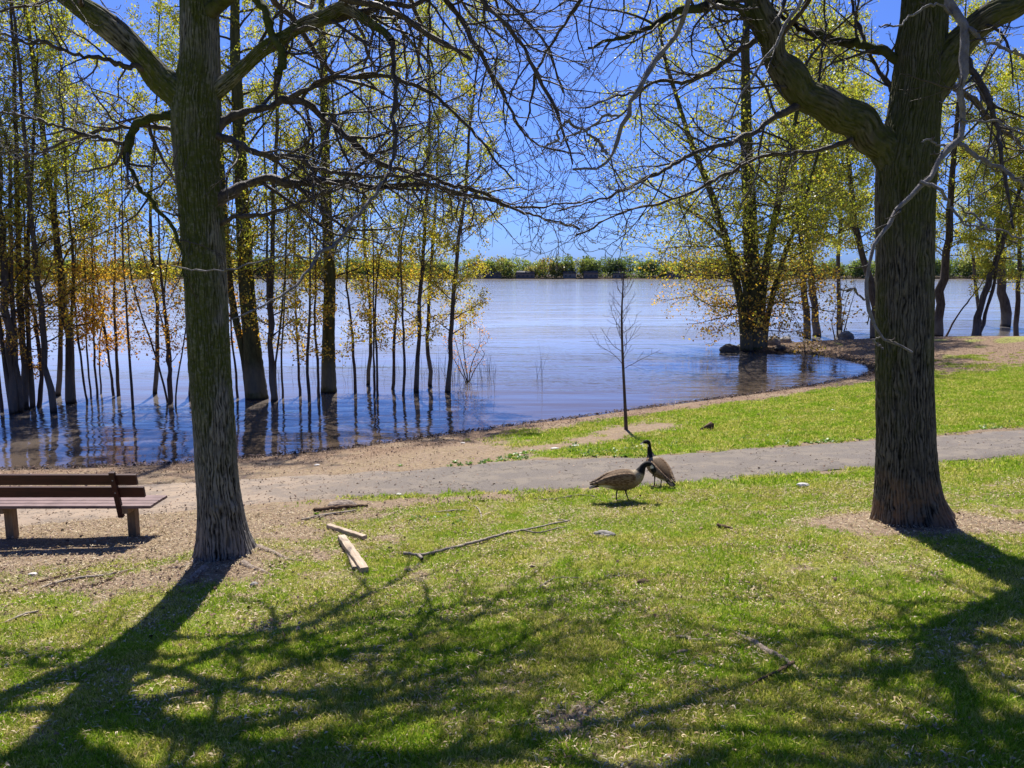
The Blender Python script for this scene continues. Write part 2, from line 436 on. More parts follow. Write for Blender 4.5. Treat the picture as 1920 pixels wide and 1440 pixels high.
def axis(lo, hi, fine0, fine1, s, g=1.13):
    a = list(np.arange(fine0, fine1, s)); st = s; v = a[-1]; up = []
    while v < hi: st *= g; v += st; up.append(min(v, hi))
    st = s; v = fine0; dn = []
    while v > lo: st *= g; v -= st; dn.append(max(v, lo))
    return np.array(dn[::-1] + a + up)
ax = axis(-1300, 1300, -11, 17, .09); ay = axis(-60, 1600, 2.2, 24, .09, 1.07)
GXm, GYm = np.meshgrid(ax, ay); shp = GXm.shape; fx, fy = GXm.ravel(), GYm.ravel()
fz = H(fx, fy); pdv = path_d(fx, fy); fz = fz - .05 * (pdv < -.08)
sdv = shore_d(fx, fy); gm = grass_mask(fx, fy)
wet = sst(.55, .05, sdv + (fbm(fx * 2, fy * 2, 0, 8, 3) - .5) * .5)
lit = np.maximum(.75 * sst(27, 32, fy) * sst(.2, .6, sdv) * (fy < 200), sst(3.2, 1.6, sdv) * sst(.2, .6, sdv) * sst(.32, .5, fbm(fx * 1.1, fy * 1.1, 0, 9, 3) + .05))
gm = np.where(fy > 540, 0, gm); wet = np.where(fy > 540, .8, wet)
a_, b_ = shp
idx = np.arange(a_ * b_).reshape(shp)
q = np.stack([idx[:-1, :-1], idx[:-1, 1:], idx[1:, 1:], idx[1:, :-1]], -1).reshape(-1, 4)
mg, nt, b = mat('ground_earth_and_turf', .95, .1)
P = pos(nt); mk = nt.nodes.new('ShaderNodeAttribute'); mk.attribute_name = 'mask'
sp = nt.nodes.new('ShaderNodeSeparateColor'); nt.links.new(mk.outputs[0], sp.inputs[0])
n1 = tex(nt, 1.7, 5, .6, P); n2 = tex(nt, 14, 5, .7, P); n3 = tex(nt, 70, 4, .7, P); v1 = tex(nt, 45, vec=P, kind='v')
dirt = ramp(nt, n2.outputs[0], [(.25, (.12, .085, .052)), (.5, (.235, .172, .108)), (.75, (.37, .285, .185))])
dirt = mixc(nt, mapr(nt, n1.outputs[0], .4, .65, 0, .55), dirt, (.22, .16, .115))
dirt = mixc(nt, mapr(nt, v1.outputs['Distance'], .12, .3, .55, 0), dirt, mixc(nt, .5, v1.outputs['Color'], (.30, .18, .13)))
litc = ramp(nt, tex(nt, 38, 3, .8, P).outputs[0], [(.3, (.05, .032, .022)), (.46, (.17, .11, .07)), (.6, (.28, .19, .13)), (.72, (.40, .29, .21))])
dirt = mixc(nt, mth(nt, 'MULTIPLY', sp.outputs[2], .85), dirt, litc)
dirt = mixc(nt, sp.outputs[1], dirt, (.035, .026, .02))
turf = ramp(nt, n3.outputs[0], [(.3, (.06, .075, .015)), (.46, (.15, .17, .03)), (.55, (.28, .27, .08)), (.66, (.46, .39, .23))])
turf = mixc(nt, mapr(nt, n1.outputs[0], .35, .65, .0, .45), turf, ramp(nt, n2.outputs[0], [(.35, (.15, .19, .025)), (.6, (.25, .24, .08))]))
g = mth(nt, 'ADD', sp.outputs[0], mth(nt, 'MULTIPLY', mth(nt, 'SUBTRACT', n2.outputs[0], .5), .9))
c = mixc(nt, mapr(nt, g, .3, .62), dirt, turf)
nt.links.new(c, b.inputs['Base Color'])
bump(nt, b, mth(nt, 'ADD', n2.outputs[0], mth(nt, 'MULTIPLY', n3.outputs[0], .5)), .9, .03)
M['ground'] = mg
mask = np.c_[gm, wet, lit, np.ones_like(gm)]
link('ground', npmesh('ground', np.c_[fx, fy, fz], q, True, attrs={'mask': mask}, mats=[mg]))['kind'] = 'structure'

# path sheet
m, nt, b = mat('asphalt', .92, .2); P = pos(nt)
n1 = tex(nt, 2.0, 5, .6, P); n2 = tex(nt, 90, 3, .7, P)
c = ramp(nt, n2.outputs[0], [(.3, (.09, .077, .067)), (.55, (.15, .128, .11)), (.75, (.27, .23, .195))])
c = mixc(nt, mapr(nt, n1.outputs[0], .42, .62, 0, .55), c, (.21, .175, .135))
sepx = nt.nodes.new('ShaderNodeSeparateXYZ'); nt.links.new(P, sepx.inputs[0])
sandy = mth(nt, 'MULTIPLY', mapr(nt, sepx.outputs[0], -1.0, -6.0), mapr(nt, n1.outputs[0], .35, .6, .35, .95))
c = mixc(nt, sandy, c, (.31, .235, .17))
vor = nt.nodes.new('ShaderNodeTexVoronoi'); vor.feature = 'DISTANCE_TO_EDGE'; vor.inputs['Scale'].default_value = .9
wv = nt.nodes.new('ShaderNodeVectorMath'); wv.operation = 'ADD'
nn = tex(nt, 3, 4, .7, P); nt.links.new(P, wv.inputs[0]); nt.links.new(nn.outputs[1], wv.inputs[1]); nt.links.new(wv.outputs[0], vor.inputs['Vector'])
c = mixc(nt, mth(nt, 'MULTIPLY', mapr(nt, vor.outputs[0], .006, .02, .75, 0), mapr(nt, n1.outputs[0], .42, .55)), c, (.04, .034, .03))
nt.links.new(c, b.inputs['Base Color']); bump(nt, b, n2.outputs[0], .7, .01)
nU = 420; nV = 22
pu2, pl2 = spline(pu, nU) if False else None, None
def dens(A, n):
    u = np.linspace(0, len(A) - 1, n); i = np.arange(len(A)); return np.c_[np.interp(u, i, A[:, 0]), np.interp(u, i, A[:, 1])]
a1, a2 = dens(pu, nU), dens(pl, nU); t = np.linspace(0, 1, nV)
wob = (fbm(np.arange(nU) * .12, 0 * np.arange(nU), 0, 50, 4) - .5) * .5; wob2 = (fbm(np.arange(nU) * .12, 9 + 0 * np.arange(nU), 0, 51, 4) - .5) * .5
dirv = nrm(a1 - a2); a1 = a1 + dirv * wob[:, None]; a2 = a2 + dirv * wob2[:, None]
PX = a1[:, None, :] * (1 - t)[None, :, None] + a2[:, None, :] * t[None, :, None]
pz = H(PX[..., 0], PX[..., 1]) + .014 + .012 * np.sin(np.pi * t)[None, :]
pz[:, 0] -= .04; pz[:, -1] -= .04
idx = np.arange(nU * nV).reshape(nU, nV)
qq = np.stack([idx[:-1, :-1], idx[1:, :-1], idx[1:, 1:], idx[:-1, 1:]], -1).reshape(-1, 4)
link('path', npmesh('path', np.c_[PX.reshape(-1, 2), pz.ravel()], qq, True, mats=[m]))['kind'] = 'structure'

# water
m, nt, b = mat('lake_water', .04, .5); P = pos(nt)
b.inputs['IOR'].default_value = 1.333
b.inputs['Base Color'].default_value = (.045, .026, .008, 1)
b.inputs['Roughness'].default_value = .05
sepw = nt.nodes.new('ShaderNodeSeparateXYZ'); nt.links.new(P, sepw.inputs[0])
body_sheen = ramp(nt, mapr(nt, mth(nt, 'ADD', sepw.outputs[1], mth(nt, 'MULTIPLY', sepw.outputs[0], -.6)), 14, 75), [(0, (.075, .05, .032)), (.3, (.15, .135, .125)), (1, (.42, .42, .44))])  # brown shallows, paling with distance: sky brightness painted into the base colour
nt.links.new(body_sheen, b.inputs['Base Color'])
w1 = tex(nt, 1.0, 3, .5, scl(nt, P, (.5, 1.7, 1), .18)); w1.inputs['Distortion'].default_value = .6
w2 = tex(nt, 1.0, 2, .5, scl(nt, P, (2.2, 6.0, 1), -.12))
w3 = tex(nt, 1.0, 2, .5, scl(nt, P, (.035, .12, 1), .1))
w4 = tex(nt, 1.0, 2, .5, scl(nt, P, (.14, .45, 1), -.05))
h = mth(nt, 'ADD', mth(nt, 'MULTIPLY', w1.outputs[0], .052), mth(nt, 'MULTIPLY', w2.outputs[0], .013))
gust = mapr(nt, w3.outputs[0], .40, .60, .4, 1.7)
calm = mapr(nt, sepw.outputs[1], 17, 60, .48, .9)
h = mth(nt, 'MULTIPLY', mth(nt, 'MULTIPLY', h, gust), calm)
h = mth(nt, 'ADD', h, mth(nt, 'MULTIPLY', w4.outputs[0], .09))
bp = bump(nt, b, h, 1.0, 1.0)
ax2 = axis(-1300, 1300, -40, 40, 2.0, 1.2); ay2 = axis(-60, 560, 10, 60, 2.0, 1.2)
WX, WY = np.meshgrid(ax2, ay2); idx = np.arange(WX.size).reshape(WX.shape)
qq = np.stack([idx[:-1, :-1], idx[:-1, 1:], idx[1:, 1:], idx[1:, :-1]], -1).reshape(-1, 4)
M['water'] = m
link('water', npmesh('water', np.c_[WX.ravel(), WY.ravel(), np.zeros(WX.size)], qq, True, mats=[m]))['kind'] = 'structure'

# ------------------------------------------------------------------ far shore: wood and houses
def quads(C, s, rg, droop=0., up=None, fold=.25, aspect=1.0):
    """leaf shaped quads at centres C with sizes s"""
    n = len(C)
    d = nrm(rg.normal(size=(n, 3)) + np.array([0, 0, -droop]))
    e = nrm(np.cross(d, nrm(rg.normal(size=(n, 3)))))
    nn = np.cross(d, e); s = s[:, None]
    V = np.stack([C - d * s * .5, C + e * s * .36 * aspect + nn * s * fold * .4, C + d * s * .55, C - e * s * .36 * aspect + nn * s * fold * .4], 1)
    F = np.arange(4 * n).reshape(-1, 4)
    return V.reshape(-1, 3), F
rg = np.random.default_rng(3)
cx = np.concatenate([rg.uniform(-430, 430, 220), rg.uniform(-450, 450, 220)])
cy = np.concatenate([552 + rg.uniform(0, 8, 220), 566 + rg.uniform(0, 14, 220)])
hh = rg.uniform(9.0, 15.0, len(cx)) + (cy > 565) * 1.5 + 9 * (fbm(cx * .035, cy * .05, 0, 14, 3) - .5)
CC, SS, TT = [], [], []
for i in range(len(cx)):
    k = 420 if cy[i] < 565 else 280
    d = nrm(rg.normal(size=(k, 3))); r = rg.uniform(.55, 1, k)[:, None]
    wv_ = rg.uniform(4.5, 8.5)
    c_ = np.array([cx[i], cy[i], 1.5 + hh[i] * .52]) + d * r * np.array([wv_, 3.5, hh[i] * .5]); CC.append(c_)
    SS.append(rg.uniform(.7, 1.6, k)); tt = np.clip(.5 + 2.2 * (float(fbm(cx[i] * .012, cy[i] * .1, 0, 15, 3)) - .5) + rg.normal() * .2, .02, 1)
    TT.append(np.clip(tt + rg.normal(0, .12, k), 0, 1))
k = 9000; CC.append(np.c_[rg.uniform(-480, 480, k), 549 + rg.uniform(0, 3, k), rg.uniform(.4, 5, k)]); SS.append(rg.uniform(.8, 1.8, k)); TT.append(rg.uniform(0, .35, k) + .6 * (fbm(CC[-1][:, 0] * .05, CC[-1][:, 2] * .3, 0, 4, 3) > .56))
V, F = quads(np.concatenate(CC), np.concatenate(SS), rg)
link('far_wood', npmesh('far_wood', V, F, False, attrs={'tone': np.repeat(np.concatenate(TT), 4)}, mats=[M['wood_leaf']]))
tag(bpy.data.objects['far_wood'], 'low green wood along the far shore of the lake', 'wood', kind='stuff')
def boxmesh(name, cuboids, mats=(), bev=0.0):
    """cuboids: list of (centre, size, matrix or None)"""
    bm = bmesh.new()
    for c, s, mx in cuboids:
        r = bmesh.ops.create_cube(bm, size=1.0)
        mm = Matrix.Translation(c) @ (mx or Matrix.Identity(4)) @ Matrix.Diagonal((*s, 1))
        bmesh.ops.transform(bm, matrix=mm, verts=r['verts'])
    if bev: bmesh.ops.bevel(bm, geom=bm.edges[:], offset=bev, segments=2, affect='EDGES', profile=.6)
    me = bpy.data.meshes.new(name); bm.to_mesh(me); bm.free()
    for x in mats: me.materials.append(x)
    return me
def flat(name, col, rough=.8):
    m, nt, b = mat(name, rough); n = tex(nt, 1.5, 3, .5, pos(nt))
    nt.links.new(mixc(nt, mapr(nt, n.outputs[0], .3, .7, 0, .35), col, tuple(x * .6 for x in col)), b.inputs['Base Color']); return m
M['house_wall'] = flat('house_wall', (.2, .185, .17)); M['house_dark'] = flat('house_dark', (.16, .13, .12)); M['house_roof'] = flat('house_roof', (.07, .065, .07)); M['window_glass'] = flat('window_glass', (.03, .035, .045), .15)
def house(px, Y, w, h, wall, label):
    b0 = at(px, 523, Y); x0 = b0[0]; z0 = .35
    e = empty('lake_house', (x0, Y, z0), label, 'house', 'houses on the far shore')
    link('wall', boxmesh('house_wall', [(Vector((x0, Y + 3, z0 + h / 2)), (w, 6, h), None)], [wall]), None, e)
    V = np.array([[-w / 2 - .5, -.6, h], [w / 2 + .5, -.6, h], [w / 2 + .5, 6.6, h], [-w / 2 - .5, 6.6, h], [-w / 2 + .4, 3, h + 2.0], [w / 2 - .4, 3, h + 2.0]]) + [x0, Y, z0]
    me = npmesh('house_roof', V, [np.array([[0, 1, 5, 4], [2, 3, 4, 5], [0, 3, 2, 1]]), np.array([[1, 2, 5], [3, 0, 4]])], False, mats=[M['house_roof']])
    link('roof', me, None, e)
    for k in range(int(w // 3.2)):
        xx = x0 - w / 2 + 1.8 + k * 3.1
        link('window', boxmesh('house_window', [(Vector((xx, Y - .03, z0 + h * .58)), (1.4, .1, 1.3), None)], [M['window_glass']]), None, e)
house(985, 548, 13, 3.4, M['house_dark'], 'long low dark house on the far shore left of the sapling')
house(1068, 549, 9, 3.6, M['house_wall'], 'pale grey house in the far trees left of the sapling')
house(1108, 548, 10, 3.8, M['house_dark'], 'dark roofed house on the far shore beside the sapling')
house(1160, 549, 8, 3.2, M['house_wall'], 'small pale house in the far trees behind the sapling top')
house(925, 549, 11, 3.0, M['house_dark'], 'low brown house on the far shore near the frame middle')
house(1262, 549, 9, 3.2, M['house_wall'], 'pale house on the far shore right of the bare sapling')
# ------------------------------------------------------------------ branch growth
class Cfg:
    def __init__(s, n, wig, sides, sp, lr, ang, trop, rr=.55, tip=.35, minr=.0015, cap=(.014, .004)):
        s.cap = cap
        s.n, s.wig, s.sides, s.sp, s.lr, s.ang, s.trop, s.rr, s.tip, s.minr = n, wig, sides, sp, lr, ang, trop, rr, tip, minr
def grow(tb, P0, d0, L, r0, lvl, mx, rg, cf, ends=None):
    n = cf.n[lvl]; st = L / (n - 1); d = np.array(d0, float); p = np.array(P0, float)
    g = rg.normal(size=(n, 3)) * cf.wig[lvl]; pts = [p]; ds = [d]
    tz = cf.trop[lvl]
    for i in range(1, n):
        d = d + g[i] + np.array([0, 0, tz * (i / n if tz > 0 else 1)]); d = d / math.sqrt(d @ d); p = p + d * st
        pts.append(p); ds.append(d)
    P = np.array(pts)
    if P[:, 1].min() < 2.3 and abs(P[:, 0]).max() < 4 and P[:, 2].min() < 7.0: return
    R = np.maximum(r0 * np.linspace(1, cf.tip, n), cf.minr)
    tb.add(P, R, cf.sides[lvl])
    if ends is not None and lvl >= mx - 1: ends.append(P)
    if lvl < mx: sprout(tb, P, R, L, lvl + 1, mx, rg, cf, ends, .18)
def sprout(tb, P, R, L, lvl, mx, rg, cf, ends=None, t0=.15, lscale=1.0, plane=None):
    Lt = np.linalg.norm(np.diff(P, axis=0), axis=1).sum(); k = max(1, int(Lt / cf.sp[lvl - 1] * (1 - t0) + rg.random()))
    ts = t0 + (1 - t0) * (np.arange(k) + rg.random(k) * .8) / k; n = len(P)
    side = rg.random() * 6.28
    for t in ts:
        u = t * (n - 1); i = min(int(u), n - 2); f = u - i
        p = P[i] * (1 - f) + P[i + 1] * f; T = P[i + 1] - P[i]; T = T / math.sqrt(T @ T)
        r = R[i] * (1 - f) + R[i + 1] * f
        side += 2.4 + rg.normal() * .5
        a = np.cross(T, [0.3, .2, 1.0]); a /= math.sqrt(a @ a); b = np.cross(T, a)
        q = a * math.cos(side) + b * math.sin(side)
        ang = cf.ang[lvl - 1] * (1 + rg.normal() * .25)
        d = T * math.cos(ang) + q * math.sin(ang)
        l = L * cf.lr[lvl - 1] * (1.15 - .6 * t) * rg.uniform(.6, 1.3) * lscale
        grow(tb, p, d, l, max(min(r * cf.rr, cf.cap[0] * l + cf.cap[1]), cf.minr), lvl, mx, rg, cf, ends)

# ------------------------------------------------------------------ the two big trees
MAPLE = Cfg(n=(10, 9, 7, 5), wig=(.16, .2, .24, .26), sides=(6, 5, 4, 3), sp=(.13, .13, .115), lr=(.46, .42, .4), ang=(.85, .85, .8), trop=(.03, .04, .10, .14), rr=.5, tip=.3, minr=.0028)
CROWN = Cfg(n=(10, 9, 7, 5), wig=(.16, .2, .24, .26), sides=(6, 5, 4, 3), sp=(.42, .34, .3), lr=(.46, .42, .4), ang=(.85, .85, .8), trop=(.03, .04, .10, .14), rr=.75, tip=.4, minr=.005, cap=(.020, .008))
def limb_pts(spec, Y0):
    P = [at(a, b_, Y0 + c_) for a, b_, c_, w in spec]; R = [w * (Y0 + c_) / 2900 for a, b_, c_, w in spec]
    return np.array(P), np.array(R)
def add_limb(e, name, spec, Y0, m, tb, rg, thick=False, pre=None, sub=2, dens=1.0, lsc=1.0, t0=.12, seed=1):
    P, R = limb_pts(spec, Y0)
    if pre is not None:
        P = np.vstack([np.array([p[:3] for p in pre]), P]); R = np.r_[[p[3] for p in pre], R]
    n0 = len(P) * 2 + 1; Q = spline(np.c_[P, R], n0); wg = rg.normal(size=(n0, 3)) * np.minimum(Q[:, 3:4] * .3 + .007, .018); wg[0] = 0; wg[:2] = 0
    P, R = Q[:, :3] + wg, Q[:, 3] * (1 + .07 * rg.normal(size=n0))
    n = max(12, n0 * 3); Q = spline(np.c_[P, R], n); Pq, Rq = Q[:, :3], Q[:, 3]
    if thick:
        me = bark_tube(name, P, R, 72, .03, 16, .009, seed, mats=[m])
    else:
        jit = (rg.normal(size=Pq.shape) * np.minimum(Rq, .012)[:, None] * .7); jit[0] = 0
        tt = Tubes(); tt.add(Pq + jit, Rq * (1 + .12 * rg.normal(size=n)), 8); me = tt.mesh(name, [m])
    link(name, me, None, e)
    L = np.linalg.norm(np.diff(Pq, axis=0), axis=1).sum()
    if sub > 0:
        cf = MAPLE; old = cf.sp; cf.sp = (old[0] / dens, old[1], old[2])
        sprout(tb, Pq, Rq, min(L, 3.4), 1, 1 + sub, rg, cf, None, t0, lsc * (1.0 if L < 3.4 else 1)); cf.sp = old
    return Pq, Rq
rg = np.random.default_rng(11)
lt = empty('maple_tree', LT, 'big maple with mossy trunk standing beside the bench, roots in bare soil', 'tree')
Y0 = LT[1]
tr = [(432, 1085, 0, 100), (425, 1052, 0, 98), (417, 980, 0, 92), (408, 900, 0, 88), (402, 800, 0, 87), (394, 700, 0, 86), (389, 600, 0, 86), (384, 500, 0, 87), (377, 400, 0, 88), (370, 300, 0, 90), (368, 230, 0, 98), (371, 170, 0, 92), (375, 110, 0, 78), (374, 40, 0, 75), (372, -60, 0, 70), (368, -200, .1, 60), (372, -360, .2, 48), (380, -560, .2, 34), (372, -760, .2, 20)]
P, R = limb_pts(tr, Y0)
link('trunk', bark_tube('left_trunk', P, R * .86, 220, .02, 44, .012, 5, (.32, .26, 5), [M['bark_left']]), None, lt)
TPl, TRl = P, R
tb = Tubes()
BL = M['bark_left']; LTW = M['limb_twig']
add_limb(lt, 'limb', [(382, 262, 0, 44), (338, 185, -.03, 52), (270, 112, -.2, 45), (200, 45, -.35, 43), (130, -12, -.5, 39), (20, -120, -.8, 32), (-120, -260, -1.2, 24), (-250, -420, -1.3, 12)], Y0, BL, tb, rg, True, sub=2, t0=.4, seed=21)
add_limb(lt, 'limb', [(378, 205, 0, 30), (410, 168, -.02, 27), (470, 115, -.1, 24), (560, 55, -.2, 22), (640, 20, -.3, 20), (700, 50, -.4, 15), (736, 80, -.5, 12)], Y0, BL, tb, rg, True, sub=2, lsc=.8, t0=.3, seed=22)
add_limb(lt, 'limb', [(736, 78, -.5, 9), (742, 190, -.7, 8), (735, 300, -1.0, 7), (714, 345, -1.2, 6.5)], Y0, LTW, tb, rg, sub=2, dens=.5, lsc=.5)
add_limb(lt, 'limb', [(716, 342, -1.2, 6.5), (690, 385, -1.4, 6.5), (600, 485, -1.9, 6), (520, 560, -2.3, 4.5), (430, 596, -2.6, 2.5)], Y0, M['pale_twig'], tb, rg, sub=1, dens=.5, lsc=.3)
add_limb(lt, 'limb', [(560, 55, -.2, 14), (660, 27, -.2, 13), (760, 12, -.1, 10), (860, -25, 0, 8), (980, -60, .2, 5)], Y0, LTW, tb, rg, sub=2, lsc=1.1)
add_limb(lt, 'limb', [(395, 240, 0, 26), (425, 224, .05, 20), (480, 205, .1, 16), (545, 183, .2, 15), (600, 215, .3, 12), (660, 265, .4, 11), (720, 312, .5, 9), (790, 332, .6, 8), (870, 352, .7, 7), (960, 387, .8, 5), (1090, 432, 1, 3)], Y0, LTW, tb, rg, sub=2, lsc=.8)
add_limb(lt, 'limb', [(545, 183, .2, 10), (610, 152, .1, 9), (690, 140, 0, 8), (790, 165, -.1, 6), (880, 240, -.1, 5), (960, 340, -.2, 3)], Y0, LTW, tb, rg, sub=2, lsc=.9)
add_limb(lt, 'limb', [(385, 250, 0, 18), (440, 265, -.1, 13), (490, 290, -.2, 11), (560, 298, -.3, 9), (610, 320, -.4, 8), (680, 327, -.5, 7), (800, 340, -.7, 5), (900, 372, -.9, 3)], Y0, LTW, tb, rg, sub=2, lsc=.8)
add_limb(lt, 'limb', [(395, 385, 0, 26), (440, 360, .05, 18), (500, 340, .15, 15), (560, 346, .2, 14), (620, 338, .3, 12), (700, 352, .4, 10), (800, 350, .6, 8), (900, 372, .8, 6), (1000, 392, 1.0, 4), (1110, 372, 1.2, 2.5)], Y0, LTW, tb, rg, sub=2, lsc=.8)
add_limb(lt, 'limb', [(400, 425, 0, 12), (440, 408, -.1, 8), (520, 395, -.2, 7), (610, 360, -.3, 5), (680, 330, -.4, 3)], Y0, LTW, tb, rg, sub=2, lsc=.7)
add_limb(lt, 'limb', [(360, 225, 0, 24), (320, 214, -.05, 20), (262, 232, -.1, 16), (234, 270, -.12, 15), (242, 312, -.15, 10), (265, 352, -.2, 9), (300, 395, -.25, 8), (335, 452, -.3, 6), (348, 530, -.35, 3)], Y0, BL, tb, rg, sub=2, lsc=.9)
add_limb(lt, 'limb', [(232, 270, -.12, 9), (180, 257, -.2, 7), (110, 235, -.3, 6), (40, 217, -.4, 5), (-40, 205, -.5, 3)], Y0, LTW, tb, rg, sub=2, dens=1.2, lsc=1.2)
add_limb(lt, 'limb', [(350, 250, 0, 10), (290, 238, .1, 8), (200, 240, .3, 6), (120, 268, .5, 5), (30, 300, .7, 3)], Y0, LTW, tb, rg, sub=2, lsc=1.1)
add_limb(lt, 'limb', [(285, 130, -.2, 12), (225, 118, -.4, 9), (160, 108, -.6, 8), (90, 82, -.8, 6), (-20, 62, -1, 4)], Y0, LTW, tb, rg, sub=2, lsc=1.1)
add_limb(lt, 'limb', [(374, -120, .1, 30), (430, -90, 0, 19), (475, -10, -.2, 16), (505, 50, -.3, 15), (521, 88, -.35, 13), (527, 136, -.4, 11)], Y0, BL, tb, rg, sub=1, dens=.4, lsc=.4)
add_limb(lt, 'limb', [(376, -150, .1, 34), (480, -200, .2, 24), (640, -190, .2, 16), (760, -70, .3, 11), (850, 20, .4, 9), (905, 100, .4, 8), (960, 210, .5, 6), (1010, 272, .6, 4), (1100, 290, .7, 2.5)], Y0, LTW, tb, rg, sub=2, lsc=.8)
add_limb(lt, 'limb', [(374, -260, .1, 34), (520, -330, -.3, 26), (700, -260, -.6, 17), (850, -60, -.9, 10), (960, 60, -1.1, 8), (1030, 190, -1.2, 6), (1075, 310, -1.3, 3)], Y0, LTW, tb, rg, sub=2, lsc=.8)
add_limb(lt, 'limb', [(640, -190, .2, 12), (800, -130, .5, 9), (930, -20, .8, 7), (1010, 60, 1.0, 5), (1060, 180, 1.2, 3)], Y0, LTW, tb, rg, sub=2, lsc=.8)
add_limb(lt, 'limb', [(320, 498, -2.6, 2.6), (380, 508, -2.6, 2.8), (430, 505, -2.7, 3), (520, 480, -2.7, 3), (600, 487, -2.8, 3)], Y0, M['pale_twig'], tb, rg, sub=1, dens=.25, lsc=.3)
# crown above the frame: reaches over the lawn towards the camera
for sp_ in ([(374, -330, .1, 46), (560, -430, .3, 32), (800, -430, .5, 22), (1000, -330, .6, 14), (1150, -230, .7, 7)], [(374, -220, .1, 40), (560, -290, -.8, 28), (800, -300, -1.4, 19), (980, -260, -1.8, 11), (1100, -200, -2, 6)],
            [(372, -450, .1, 36), (600, -620, .6, 26), (850, -700, 1.2, 18), (1050, -640, 1.6, 9)], [(374, -420, .1, 34), (500, -600, -1.2, 24), (650, -700, -2.0, 16), (800, -700, -2.6, 8)], [(372, -180, 0, 34), (300, -300, -1.0, 24), (250, -380, -1.9, 15), (180, -420, -2.6, 8)]):
    add_limb(lt, 'limb', sp_, Y0, BL, tb, rg, sub=2, lsc=.85, dens=.42)
for k in range(7):
    t = rg.uniform(.15, .95); iz = 12 + t * 6; i = int(iz); f = iz - i
    p = TPl[i] * (1 - f) + TPl[i + 1] * f; r = TRl[i] * (1 - f) + TRl[i + 1] * f
    az = k * 2.4 + rg.normal() * .3; d = np.array([math.cos(az), math.sin(az), rg.uniform(.3, .9)]); d /= np.linalg.norm(d)
    L = rg.uniform(2.6, 4.4) * (1.1 - .35 * t)
    ctl = [p, p + d * L * .33 + rg.normal(size=3) * .15, p + d * L * .66 + np.array([0, 0, .1]) + rg.normal(size=3) * .25, p + d * L + np.array([0, 0, -.3]) + rg.normal(size=3) * .35]
    Q = spline(ctl, 16); Rq = np.linspace(min(r * .55, .085), .012, 16); tt = Tubes(); tt.add(Q, Rq, 9)
    link('limb', tt.mesh('limb', [BL]), None, lt)
    sprout(tb, Q, Rq, L, 1, 1, rg, CROWN, None, .2, 1.0)
for k in range(6):
    t = rg.uniform(.0, .9); iz = 13.6 + t * 2.6; i = int(iz); f = iz - i
    p = TPl[i] * (1 - f) + TPl[i + 1] * f
    az = 0.0 + rg.uniform(-1.3, 1.3); d = np.array([math.cos(az), .75 * math.sin(az) + .15, rg.uniform(.12, .5)]); d /= np.linalg.norm(d)
    L = rg.uniform(3.6, 5.4)
    ctl = [p, p + d * L * .25 + rg.normal(size=3) * .12, p + d * L * .5 + rg.normal(size=3) * .3, p + d * L * .75 + rg.normal(size=3) * .3, p + d * L + rg.normal(size=3) * .35 - [0, 0, .3]]
    Q = spline(ctl, 22); Rq = np.linspace(.075, .018, 22); tt = Tubes(); tt.add(Q, Rq, 8)
    link('limb', tt.mesh('limb', [BL]), None, lt)
    sprout(tb, Q, Rq, L, 1, 1, rg, CROWN, None, .15, 1.0)
tw = link('twigs', tb.mesh('left_twigs', [LTW]), None, lt); tag(tw, kind='stuff', label='bare twigs just coming into bud')
NL = tb.count()
# exposed roots
tt = Tubes()
def root(spec, lift=.0, sides=7, name='root', m=None, e=None):
    g = [gnd(a, b_) for a, b_, w in spec]; n = len(spec) * 5
    R_ = [w * p[1] / 2900 for (a, b_, w), p in zip(spec, g)]
    Q = spline(np.c_[[list(p) for p in g], R_], n); Q[:, 2] = H(Q[:, 0], Q[:, 1]) + lift - Q[:, 3] * .25
    t_ = Tubes(); t_.add(Q[:, :3], Q[:, 3], sides); return link(name, t_.mesh(name, [m or M['root_bark']]), None, e)
for s_ in ([(470, 1025, 24), (510, 1035, 14), (545, 1050, 8), (575, 1052, 3)], [(455, 1055, 20), (500, 1075, 9), (520, 1082, 4)], [(385, 1065, 22), (350, 1090, 10), (325, 1098, 4)], [(375, 1045, 16), (345, 1060, 9), (310, 1062, 4)]):
    root(s_, e=lt)

# ---- right tree
rt = empty('maple_tree', RT, 'thick straight maple trunk on the lawn in front of the asphalt path', 'tree')
Y0 = RT[1]; BR = M['bark_right']
tr = [(1712, 1015, 0, 150), (1710, 985, 0, 142), (1704, 940, 0, 130), (1700, 880, 0, 124), (1697, 780, 0, 119), (1695, 680, 0, 116), (1696, 560, 0, 116), (1697, 450, 0, 116), (1697, 360, 0, 118), (1702, 290, 0, 118), (1712, 220, 0, 104), (1722, 140, 0, 98), (1730, 60, 0, 92), (1738, -60, 0, 84), (1742, -220, .1, 72), (1735, -420, .2, 52), (1740, -640, .2, 32), (1735, -840, .2, 16)]
P, R = limb_pts(tr, Y0); TPr, TRr = P, R
link('trunk', bark_tube('right_trunk', P, R * .85, 250, .02, 58, .012, 15, (.32, .26, 5), [BR]), None, rt)
tb = Tubes()
add_limb(rt, 'limb', [(1700, 345, 0, 60), (1650, 268, -.05, 62), (1580, 216, -.15, 55), (1520, 180, -.25, 52), (1470, 120, -.3, 47), (1437, 60, -.35, 42), (1420, 0, -.35, 39), (1400, -110, -.4, 33), (1370, -240, -.5, 25), (1330, -380, -.5, 14)], Y0, BR, tb, rg, True, sub=2, t0=.35, seed=31)
add_limb(rt, 'limb', [(1720, 215, 0, 55), (1770, 125, -.1, 58), (1825, 62, -.25, 50), (1890, 14, -.4, 44), (1970, -40, -.55, 38), (2090, -130, -.7, 28), (2230, -260, -.8, 14)], Y0, BR, tb, rg, True, sub=2, t0=.3, seed=32)
